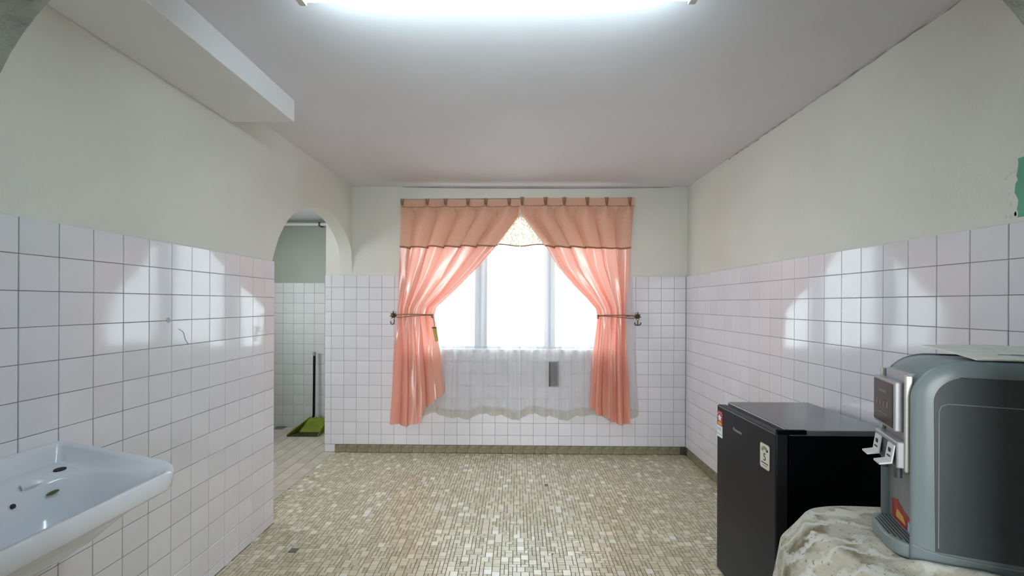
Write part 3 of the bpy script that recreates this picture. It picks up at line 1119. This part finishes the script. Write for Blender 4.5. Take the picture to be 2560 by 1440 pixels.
mb.f.append(tuple(range((len(rings) - 1) * n, len(rings) * n)))
bo = wbuild(mb, 'basin_body', 'ceramic', bas, smooth=True, angle=60)


def disc(cx, cy, cz, r, nrm, m, name, parent, h=0.002, ry=None):
    nv = Vector(nrm).normalized()
    ref = Vector((0, 1, 0)) if abs(nv.y) < 0.9 else Vector((1, 0, 0))
    u = (ref - nv * ref.dot(nv)).normalized()
    w = nv.cross(u)
    c = Vector((cx, cy, cz))
    vs = []
    for hh in (-h, h):
        for k in range(14):
            a = 2 * PI * k / 14
            vs.append(c + u * (ry or r) * math.cos(a) + w * r * math.sin(a) + nv * hh)
    fs = [tuple(range(14))[::-1], tuple(range(14, 28))] + [(k, (k + 1) % 14, 14 + (k + 1) % 14, 14 + k) for k in range(14)]
    return wbuild(MB().add(vs, fs), name, m, parent)


disc(-1.372, 1.285, 0.8335, 0.012, (0.1, 0, 1), 'hole', 'tap_hole', bas, ry=0.016)
disc(-1.372, 0.905, 0.8335, 0.012, (0.1, 0, 1), 'hole', 'tap_hole', bas, ry=0.016)
disc(-1.318, 1.215, 0.795, 0.005, (1, -0.4, 0.5), 'stain', 'rust_stain', bas, ry=0.014)
for y in (1.135, 1.095, 1.055):
    disc(-1.338, y, 0.793, 0.0065, (1, 0, 0.35), 'hole', 'overflow_hole', bas, ry=0.0055)
disc(-1.245, 1.095, 0.679, 0.024, (0, 0, 1), 'chrome', 'drain', bas)
wbuild(MB().tube(spline([(-1.352, 1.165, 0.828), (-1.346, 1.18, 0.830), (-1.346, 1.195, 0.829), (-1.35, 1.21, 0.826)], 5), 0.009, 8), 'soap_lug', 'ceramic', bas, smooth=True)
wbuild(MB().tube(spline([(-1.30, 1.095, 0.642), (-1.30, 1.095, 0.52), (-1.32, 1.095, 0.46), (-1.38, 1.095, 0.45), (-1.41, 1.095, 0.50), (-1.44, 1.095, 0.53), (-1.474, 1.095, 0.53)], 6), 0.018, 10), 'waste_pipe', 'pvc', bas, smooth=True)
for y in (0.93, 1.26):
    wbuild(MB().prism([(XL + 0.001, 0.735), (-1.30, 0.745), (XL + 0.001, 0.64)], y - 0.006, y + 0.006, 'y'), 'bracket', 'd_dark', bas)

# ------------------------------------------------------------------ refrigerator
FX0, FX1, FY0, FY1, FZ = 0.985, 1.425, 1.655, 2.140, 0.860
fr = thing('refrigerator', ((FX0 + FX1) / 2, (FY0 + FY1) / 2, 0), 'small black one-door refrigerator against the right tiled wall', 'refrigerator')
wbuild(MB().box(FX0 + 0.052, FX1, FY0 + 0.002, FY1 - 0.002, 0.03, FZ - 0.022), 'cabinet', 'fr_body', fr, bevel=0.004)
wbuild(MB().box(FX0 + 0.052, FX1 + 0.004, FY0, FY1, FZ - 0.021, FZ), 'top_panel', 'fr_top', fr, bevel=0.004)
dr = wbuild(MB().box(FX0, FX0 + 0.046, FY0, FY1, 0.05, FZ - 0.012), 'door', 'fr_door', fr, bevel=0.006)
wbuild(MB().box(FX0 + 0.004, FX0 + 0.014, FY0 + 0.004, FY1 - 0.004, FZ - 0.013, FZ - 0.006), 'door_edge', 'fr_trim', dr, bevel=0.002).matrix_parent_inverse = W(fr)
wbuild(MB().box(FX0 + 0.022, FX0 + 0.034, FY0 + 0.004, FY1 - 0.004, FZ - 0.013, FZ - 0.005), 'door_edge', 'fr_trim', dr, bevel=0.002).matrix_parent_inverse = W(fr)
wbuild(MB().box(FX0 + 0.006, FX0 + 0.115, FY0 - 0.002, FY0 + 0.012, FZ - 0.016, FZ + 0.0012), 'hinge_cover', 'fr_body', fr, bevel=0.001, segs=1)
for x in (FX0 + 0.08, FX1 - 0.05):
    for y in (FY0 + 0.05, FY1 - 0.05):
        wbuild(MB().tube([(x, y, 0), (x, y, 0.032)], 0.018, 10), 'foot', 'fr_body', fr, smooth=True)
# matrix_parent_inverse of parts two levels down is taken from the thing, whose parts sit at the origin
XS = FX0 - 0.0006


def sticker(name, ya, yb, za, zb, m, parent, lift=0.0, r=0.0):
    mb = MB().box(XS - 0.0006 - lift, XS + 0.0009, ya, yb, za, zb)
    o = mb.build(name, m, parent)
    o.matrix_parent_inverse = Matrix.Identity(4)
    return o


def poly_on_door(pts, name, m, parent, lift):
    return MB().prism(pts, XS - 0.0006 - lift, XS + 0.0005 - lift * 0.5, 'x').build(name, m, parent)


def rounded(y0, y1, z0, z1, r, n=6):
    out = []
    for cy, cz, a0 in ((y1 - r, z1 - r, 0), (y0 + r, z1 - r, PI / 2), (y0 + r, z0 + r, PI), (y1 - r, z0 + r, 1.5 * PI)):
        for k in range(n):
            a = a0 + PI / 2 * k / (n - 1)
            out.append((cy + r * math.cos(a), cz + r * math.sin(a)))
    return out


def font_mesh(body, size, name, m, parent, mtx, shear=0.0):
    cu = bpy.data.curves.new(name, 'FONT')
    cu.body = body
    cu.size = size
    cu.extrude = 0.0003
    cu.shear = shear
    cu.align_x = 'CENTER'
    cu.align_y = 'CENTER'
    tmp = bpy.data.objects.new('tmp_text', cu)
    C.objects.link(tmp)
    dg = bpy.context.evaluated_depsgraph_get()
    me = bpy.data.meshes.new_from_object(tmp.evaluated_get(dg))
    bpy.data.objects.remove(tmp)
    bpy.data.curves.remove(cu)
    me.materials.clear()
    me.materials.append(M[m])
    o = link(name, me, parent)
    o.matrix_local = mtx
    return o


# door frame of reference: text reads along -y when seen from the room
def on_door(y, z, lift=0.0012):
    return Matrix.Translation((FX0 - lift, y, z)) @ Matrix(((0, 0, -1, 0), (-1, 0, 0, 0), (0, 1, 0, 0), (0, 0, 0, 1)))


# safety sticker (red star burst over a white block), energy label, maker's badge
s1 = poly_on_door(rounded(2.082, 2.134, 0.752, 0.822, 0.004), 'safety_sticker', 'red', dr, 0.0)
s2 = poly_on_door(rounded(2.082, 2.134, 0.697, 0.752, 0.003), 'rating_sticker', 'white_print', dr, 0.0)
star = []
for k in range(10):
    a = PI / 2 + 2 * PI * k / 10
    r = 0.020 if k % 2 == 0 else 0.011
    star.append((2.108 + r * math.cos(a), 0.790 + r * 0.9 * math.sin(a)))
poly_on_door(star, 'star_print', 'white_print', s1, 0.0006)
for k in range(5):
    a = PI * (0.15 + 0.7 * k / 4)
    poly_on_door([(2.108 + 0.024 * math.cos(a) + 0.003 * math.cos(b), 0.797 + 0.019 * math.sin(a) + 0.003 * math.sin(b)) for b in [q * PI / 3 for q in range(6)]], 'star_print', 'cream_print', s1, 0.0006)
poly_on_door([(2.088, 0.756), (2.128, 0.756), (2.126, 0.768), (2.112, 0.774), (2.094, 0.768)], 'flame_print', 'yellow_print', s1, 0.0006)
poly_on_door(rounded(2.092, 2.130, 0.728, 0.745, 0.003), 'blue_print', 'blue_print', s2, 0.0006)
poly_on_door(rounded(2.084, 2.132, 0.709, 0.713, 0.001), 'text_line', 'silver', s2, 0.0006)
e1 = poly_on_door(rounded(1.690, 1.763, 0.684, 0.790, 0.012), 'energy_label', 'black_print', dr, 0.0)
e2 = poly_on_door(rounded(1.6945, 1.7585, 0.6885, 0.7855, 0.009), 'label_face', 'cream_print', e1, 0.0006)
for k in range(5):
    a0_, a1_ = PI * (0.08 + 0.168 * k), PI * (0.08 + 0.168 * k + 0.14)
    pts = [(1.7265 + 0.026 * math.cos(a0_ + (a1_ - a0_) * q / 4), 0.752 + 0.025 * math.sin(a0_ + (a1_ - a0_) * q / 4)) for q in range(5)]
    pts += [(1.7265 + 0.013 * math.cos(a1_ - (a1_ - a0_) * q / 4), 0.752 + 0.012 * math.sin(a1_ - (a1_ - a0_) * q / 4)) for q in range(5)]
    poly_on_door(pts, 'star_band', 'green_print' if k < 4 else 'black_print', e1, 0.001)
font_mesh('5', 0.042, 'rating_number', 'black_print', e1, on_door(1.7265, 0.733, 0.0022))
poly_on_door(rounded(1.702, 1.751, 0.7085, 0.7125, 0.0015), 'text_line', 'black_print', e1, 0.001)
poly_on_door(rounded(1.710, 1.743, 0.6995, 0.7015, 0.0008), 'text_line', 'black_print', e1, 0.001)
font_mesh('Pensonic', 0.021, 'badge_lettering', 'silver', dr, on_door(1.94, 0.774, 0.0012))

# ------------------------------------------------------------------ table and cloth
tb = thing('table', (1.14, 1.06, 0), 'small table under a lace cloth in front of the refrigerator', 'table')
wbuild(MB().box(0.85, 1.475, 0.80, 1.24, 0.71, 0.735), 'tabletop', 'wood', tb, bevel=0.004)
for x in (0.87, 1.44):
    for y in (0.84, 1.25):
        wbuild(MB().box(x - 0.02, x + 0.02, y - 0.02, y + 0.02, 0, 0.715), 'leg', 'wood', tb, bevel=0.003)
cl = thing('tablecloth', (1.14, 1.06, 0.74), 'cream and brown floral lace cloth draped under the water dispenser', 'tablecloth')


def clothfn(u, v):
    """u runs round the table, v from the middle over the edge and down"""
    a = 2 * PI * u
    # rounded-rectangle support of the table top
    cx, cy, hx, hy, r = 1.142, 1.045, 0.350, 0.255, 0.15
    dx, dy = math.cos(a), math.sin(a)
    kx = hx / abs(dx) if abs(dx) > 1e-6 else 9.0
    ky = hy / abs(dy) if abs(dy) > 1e-6 else 9.0
    k = min(kx, ky)
    if k * abs(dx) > hx - r and k * abs(dy) > hy - r and dx < 0 or (k * abs(dx) > hx - r and k * abs(dy) > hy - r and dy < 0):
        ox, oy = hx - r, hy - r
        bq = abs(dx) * ox + abs(dy) * oy
        k = bq + math.sqrt(max(0.0, bq * bq - (ox * ox + oy * oy - r * r)))
    top = 0.7415
    if v < 0.5:
        s = v / 0.5
        x, y = cx + dx * k * s, cy + dy * k * s
        z = top + 0.001 + 0.0012 * math.sin(22 * x + 9 * y) + 0.0012 * math.sin(31 * y - 7 * x)
        # rucked folds in front of and beside the dispenser
        ruck = 0.020 * math.exp(-((y - 0.985 + 0.42 * (x - 0.93)) / 0.022) ** 2) * smooth(0.86, 0.93, x) * (1 - smooth(1.0, 1.12, x))
        ruck += 0.022 * math.exp(-((y - 0.905 + 0.25 * (x - 1.0)) / 0.03) ** 2) * smooth(0.92, 1.05, x) * (1 - smooth(1.25, 1.32, x))
        ruck += 0.010 * math.exp(-((y - 1.08 - 0.5 * (x - 0.87)) / 0.03) ** 2) * smooth(0.83, 0.87, x) * (1 - smooth(0.90, 0.94, x))
        z += ruck
        z -= 0.004 * smooth(0.9, 1.0, s)
    else:
        s = (v - 0.5) / 0.5
        fall = 0.33 * s
        wav = math.sin(11 * a + 0.6) * 0.5 + math.sin(17 * a + 1.9) * 0.3
        if math.cos(a) > 0.75:
            out = 0.006
        elif math.sin(a) < -0.4:
            out = 0.004 + 0.012 * min(1, s * 2)
        else:
            out = 0.004 + 0.045 * min(1, s * 4) + (0.05 + 0.03 * wav) * s
        x, y = cx + dx * (k + out), cy + dy * (k + out)
        z = top - 0.0025 - fall - 0.004 * min(1, s * 8)
        x = min(x, 1.497)
    return (x, y, z)


o = wbuild(MB().grid(clothfn, 260, 90, closed=True), 'cloth', 'cloth', cl, smooth=True, angle=170)

# ------------------------------------------------------------------ water dispenser
DA = math.radians(22)
# local axes: +x = depth (front to back), +y = width (near to far), z up
dp = thing('water_dispenser', (0.93, 0.997, 0.7445), 'grey countertop water dispenser with two taps standing on the lace cloth', 'water dispenser', rotz=-DA)
DW, DL, DH = 0.20, 0.36, 0.4685


def d(mb, name, m, parent=dp, **k):
    return mb.build(name, m, parent, **k)


def profile(off=0.0, front=-0.020, r=0.095, top=DH, n=14):
    """side outline of the housing, rounded where the front turns into the top"""
    pts = [(DL - off, 0.0 + off), (DL - off, top - off)]
    cx, cz = front + r, top - r
    for k in range(n + 1):
        a = PI / 2 + PI / 2 * k / n
        pts.append((cx + (r - off) * math.cos(a), cz + (r - off) * math.sin(a)))
    pts.append((front + off, 0.0 + off))
    return pts


def side_shell(y0, y1, name):
    # a rounded side cheek: outline inset progressively towards its outer face
    mb = MB()
    outer_first = y0 < DW / 2
    lay = [(0.042, 0.0), (0.030, 0.0010), (0.018, 0.0035), (0.008, 0.0075), (0.002, 0.011), (0.0, 0.014), (0.0, 0.018)]
    rings_ = []
    for off, dy in lay:
        y = y0 + dy if outer_first else y1 - dy
        rings_.append([(p_[0] if p_[0] < DL - 0.045 else DL, y, p_[1] if p_[1] > 0.045 else 0.0) for p_ in profile(off)])
    n = len(rings_[0])
    for rg in rings_:
        mb.v += rg
    for i in range(len(rings_) - 1):
        for k in range(n):
            k2 = (k + 1) % n
            mb.f.append((i * n + k, i * n + k2, (i + 1) * n + k2, (i + 1) * n + k))
    mb.f.append(tuple(range(n))[::-1])
    mb.f.append(tuple(range((len(rings_) - 1) * n, len(rings_) * n)))
    return d(mb, name, 'd_shell', smooth=True, angle=50)


sh = side_shell(0.0, 0.018, 'side_cheek')
side_shell(DW - 0.018, DW, 'side_cheek')
d(MB().box(-0.004, 0.02, 0.018, DW - 0.018, 0.19, 0.420), 'front_gap', 'd_dark')
# dark flat side panels with a pale pinstripe
for y, yy in ((-0.0012, 0.002), (DW - 0.002, DW + 0.0012)):
    poly = [(max(q[0], 0.0195) if q[1] < 0.3 else q[0], min(max(q[1], 0.004), DH - 0.022)) for q in profile(0.036, r=0.095)]
    pn = d(MB().prism([(q[0], q[1]) for q in poly], y, yy, 'y'), 'side_panel', 'd_side')
    yl = y - 0.0006 if y < 0 else yy + 0.0006
    ln = [(0.34, yl, 0.372), (0.040, yl, 0.372), (0.028, yl, 0.366), (0.024, yl, 0.354), (0.024, yl, 0.045)]
    d(MB().tube(ln, 0.0009, 5), 'pinstripe', 'd_line', pn)
    d(MB().tube([(0.355, yl, 0.434), (0.06, yl, 0.432)], 0.0008, 5), 'lid_seam', 'd_dark', pn)
    bt = [(0.355, yl, 0.024), (0.10, yl, 0.027), (0.03, yl, 0.031), (0.0, yl + 0.002 if y < 0 else yl, 0.035), (-0.018, 0.010 if y < 0 else DW - 0.010, 0.039)]
    d(MB().tube(bt, 0.0013, 5), 'base_line', 'd_line', pn)
# core body, lid and fascia
d(MB().box(0.004, DL - 0.004, 0.040, DW - 0.040, 0.0, 0.425), 'core', 'd_recess')


def lidfn(u, v):
    a = PI / 2 * min(1.0, u * 2.2)
    x = 0.006 + 0.075 * (1 - math.cos(a)) + max(0, u - 1 / 2.2) / (1 - 1 / 2.2) * (DL - 0.010 - 0.081)
    x = -0.012 + (x + 0.0)
    z = 0.405 + 0.058 * math.sin(a) + 0.006 * math.sin(PI * v)
    y = 0.012 + (DW - 0.024) * v
    return (x, y, z)


d(MB().grid(lidfn, 30, 12), 'lid', 'd_shell', smooth=True, angle=60)
d(MB().box(-0.019, 0.02, 0.041, DW - 0.041, 0.19, 0.432), 'upper_fascia', 'd_silver', bevel=0.004)
for y in (0.022, DW - 0.036):
    d(MB().box(-0.0265, -0.012, y + 0.002, y + 0.0125, 0.198, 0.428), 'chrome_bar', 'd_bar', bevel=0.003)
fd = d(MB().box(-0.040, -0.017, 0.044, 0.172, 0.288, 0.408), 'display_housing', 'd_silver', bevel=0.003)
gl_ = d(MB().box(-0.0415, -0.039, 0.052, 0.168, 0.294, 0.401), 'display_glass', 'd_glass', fd, bevel=0.001, segs=1)
for (y0, y1, z0, z1) in ((0.085, 0.135, 0.372, 0.380), (0.075, 0.088, 0.336, 0.352), (0.096, 0.109, 0.336, 0.352), (0.117, 0.130, 0.336, 0.352), (0.138, 0.151, 0.336, 0.352), (0.08, 0.14, 0.318, 0.321)):
    d(MB().box(-0.0420, -0.0412, y0, y1, z0, z1), 'display_print', 'd_ink', gl_)
tbk = d(MB().box(-0.040, 0.0, 0.030, 0.166, 0.205, 0.268), 'tap_block', 'd_silver', bevel=0.003)
d(MB().box(-0.0405, -0.039, 0.034, 0.162, 0.209, 0.258), 'tap_face', 'd_dark', tbk)
for y in (0.034, 0.112):
    lv = MB()
    lv.prism([(-0.041, 0.258), (-0.044, 0.258), (-0.050, 0.216), (-0.047, 0.214)], y, y + 0.036, 'y')
    lv.prism([(-0.047, 0.214), (-0.050, 0.218), (-0.072, 0.212), (-0.072, 0.208)], y, y + 0.036, 'y')
    o = d(lv, 'tap_lever', 'd_lever')
    d(MB().box(-0.0482, -0.0466, y + 0.012, y + 0.022, 0.238, 0.248), 'tap_symbol', 'black_print', o)
    d(MB().box(-0.0497, -0.0480, y + 0.009, y + 0.026, 0.227, 0.230), 'tap_symbol', 'black_print', o)
    d(MB().tube([(-0.030, y + 0.018, 0.206), (-0.030, y + 0.018, 0.178)], 0.008, 10), 'spout', 'd_dark', smooth=True)
d(MB().box(-0.002, 0.006, 0.018, DW - 0.018, 0.03, 0.205), 'recess_panel', 'd_recess')
st = d(MB().prism([(0.050, 0.040), (0.165, 0.040), (0.165, 0.088), (0.135, 0.096), (0.10, 0.082), (0.06, 0.075), (0.050, 0.06)], -0.0028, -0.0015, 'x'), 'front_sticker', 'red')
d(MB().prism([(0.085, 0.050), (0.14, 0.050), (0.135, 0.072), (0.10, 0.066)], -0.0033, -0.0025, 'x'), 'sticker_print', 'yellow_print', st)
d(MB().prism([(0.052, 0.042), (0.075, 0.042), (0.072, 0.066), (0.055, 0.060)], -0.0033, -0.0025, 'x'), 'sticker_print', 'blue_print', st)
# drip tray
tp = []
for k in range(21):
    a = PI / 2 + PI * k / 20
    tp.append((0.0 + 0.052 * math.copysign(abs(math.cos(a)) ** 0.7, math.cos(a)), 0.106 + 0.090 * math.copysign(abs(math.sin(a)) ** 0.7, math.sin(a))))
tr_ = d(MB().prism(tp + [(0.004, 0.016), (0.004, 0.196)], 0.0, 0.034, 'z'), 'drip_tray', 'd_tray', bevel=0.004)
for k in range(6):
    x = -0.042 + k * 0.0078
    hw = 0.080 * (1 - max(0, (-x - 0.018)) / 0.052) if x < -0.018 else 0.080
    d(MB().box(x - 0.0019, x + 0.0019, 0.106 - hw, 0.106 + hw, 0.0335, 0.0347), 'slot', 'd_slot', tr_)

# magazine on top
pa = thing('magazine', (1.1, 1.04, 1.213), 'white printed leaflet lying on top of the water dispenser', 'leaflet')


def pagefn(off):
    def fn(u, v):
        A, B = Vector((1.022, 0.974, 1.2155)), Vector((1.230, 0.890, 1.2155))
        Dv, E_ = Vector((1.083, 1.172, 1.2300)), Vector((1.310, 1.060, 1.2250))
        p_ = (A * (1 - u) + B * u) * (1 - v) + (Dv * (1 - u) + E_ * u) * v
        p_.z += 0.007 * math.sin(PI * u) * v + off + 0.0015 * math.sin(5 * u + 4 * v)
        return p_
    return fn


mb = MB().grid(pagefn(0.0), 16, 12)
mb.grid(pagefn(0.003), 16, 12)
nn = 16 * 12
bd = [i for i in range(16)] + [15 + 16 * j for j in range(1, 12)] + [176 + i for i in range(14, -1, -1)] + [16 * j for j in range(10, 0, -1)]
for k in range(len(bd)):
    a_, b_ = bd[k], bd[(k + 1) % len(bd)]
    mb.f.append((a_, b_, b_ + nn, a_ + nn))
wbuild(mb, 'pages', 'paper', pa, smooth=True, angle=30)
for (u0, u1, v0, v1) in ((0.30, 0.62, 0.30, 0.33), (0.42, 0.74, 0.36, 0.39)):
    f_ = pagefn(0.0034)
    mb = MB().grid(lambda a, b: f_(u0 + (u1 - u0) * a, v0 + (v1 - v0) * b), 6, 2)
    wbuild(mb, 'printed_line', 'black_print', pa)

# ------------------------------------------------------------------ dustpan in the side room
du = thing('dustpan', (-2.15, 4.45, 0), 'olive green long-handled dustpan with a black stick in the arched side room', 'dustpan')
X0, X1, Y0, Y1 = -2.30, -1.985, 4.30, 4.56
mb = MB()
mb.add([(X0, Y0, 0.002), (X1, Y0, 0.002), (X1 - 0.02, Y1, 0.006), (X0 + 0.06, Y1, 0.006),
        (X0, Y0, 0.006), (X1, Y0, 0.006), (X1 - 0.02, Y1, 0.012), (X0 + 0.06, Y1, 0.012)],
       [(0, 1, 2, 3), (4, 7, 6, 5), (0, 4, 5, 1), (1, 5, 6, 2), (2, 6, 7, 3), (3, 7, 4, 0)])
wbuild(mb, 'pan_floor', 'pan_dark', du)
mb = MB()
mb.add([(X0 + 0.06, Y1 - 0.13, 0.010), (X1 - 0.02, Y1 - 0.13, 0.010), (X1 - 0.012, Y1 + 0.015, 0.125), (X0 + 0.10, Y1 + 0.015, 0.125),
        (X0 + 0.06, Y1 - 0.12, 0.006), (X1 - 0.02, Y1 - 0.12, 0.006), (X1 - 0.012, Y1 + 0.02, 0.120), (X0 + 0.10, Y1 + 0.02, 0.120)],
       [(0, 1, 2, 3), (4, 7, 6, 5), (0, 4, 5, 1), (1, 5, 6, 2), (2, 6, 7, 3), (3, 7, 4, 0)])
wbuild(mb, 'pan_back', 'pan', du)
for (xa, xb, s) in ((X0, X0 + 0.10, 1), (X1, X1 - 0.012, -1)):
    mb = MB()
    mb.add([(xa, Y0, 0.003), (xa + s * 0.05 if s > 0 else xa - 0.02, Y1, 0.006), (xb, Y1 + 0.015, 0.125), (xa, Y0 + 0.01, 0.020),
            (xa + 0.005 * s, Y0, 0.003), (xa + s * 0.055 if s > 0 else xa - 0.025, Y1, 0.006), (xb + 0.006 * s, Y1 + 0.015, 0.125), (xa + 0.005 * s, Y0 + 0.01, 0.020)],
           [(0, 1, 2, 3), (4, 7, 6, 5), (0, 4, 5, 1), (1, 5, 6, 2), (2, 6, 7, 3), (3, 7, 4, 0)])
    wbuild(mb, 'pan_side', 'pan', du)
wbuild(MB().tube([(-2.165, 4.565, 0.07), (-2.163, 4.59, 0.15), (-2.164, 4.60, 0.80)], 0.0125, 10), 'stick', 'handle', du, smooth=True)
wbuild(MB().tube([(-2.164, 4.60, 0.775), (-2.164, 4.60, 0.815)], 0.0145, 10), 'grip', 'fr_trim', du, smooth=True)

# pipe under the side-room ceiling
pp = thing('ceiling_pipe', (-2.3, 4.60, 2.17), 'white pipe running under the side room ceiling behind the arch', 'pipe')
wbuild(MB().tube([(-3.0, 4.60, 2.178), (NIB, 4.60, 2.178)], 0.018, 12), 'pipe', 'white_paint', pp, smooth=True)
for x in (-2.55, -2.11):
    wbuild(MB().box(x - 0.008, x + 0.008, 4.58, FARY + 0.012, 2.155, 2.20), 'clip', 'd_dark', pp)

# ------------------------------------------------------------------ old paint on the right wall
rp = random.Random(4)
edge = [(1.335 + rp.uniform(-0.006, 0.006), 1.606 + (1.785 - 1.606) * k / 14) for k in range(15)]
MB().prism([(1.16, 1.602)] + edge + [(1.16, 1.79)], PXR - 0.0008, PXR + 0.002, 'x').build('old_paint', 'green_paint', wall_right)
for k in range(9):
    y, z = 1.337 + rp.uniform(0.0, 0.03), 1.61 + rp.uniform(0, 0.15)
    pts = [(y + 0.006 * rp.uniform(0.5, 1.3) * math.cos(a), z + 0.008 * rp.uniform(0.5, 1.3) * math.sin(a)) for a in [q * PI / 3.5 for q in range(7)]]
    MB().prism(pts, PXR - 0.0006, PXR + 0.002, 'x').build('paint_chip', 'chip', wall_right)

# hairline gap and grime where the ceiling meets the right wall
rc_ = random.Random(9)
mb = MB()
pts = []
for k in range(60):
    y = 1.0 + k * 0.036
    pts.append((PXR - 0.002, y, ZC - 0.003 + rc_.uniform(-0.004, 0.002)))
mb.tube(pts, [max(0.0006, rc_.uniform(-0.001, 0.0042)) for _ in pts], 5)
mb.build('crack', 'trim', wall_right)

# a chip and a hairline crack in the glaze of the left wall
mb = MB().prism([(1.812 + 0.011 * math.cos(q * PI / 4) * (1 + 0.3 * math.sin(3 * q)), 1.262 + 0.012 * math.sin(q * PI / 4)) for q in range(8)], XL - 0.001, XL + 0.0006, 'x')
mb.build('glaze_chip', 'silver', wall_left)
MB().tube(spline([(XL + 0.0002, 1.868, 1.222), (XL + 0.0002, 1.895, 1.205), (XL + 0.0002, 1.905, 1.175), (XL + 0.0002, 1.925, 1.150)], 5), 0.0016, 5).build('glaze_crack', 'silver', wall_left)
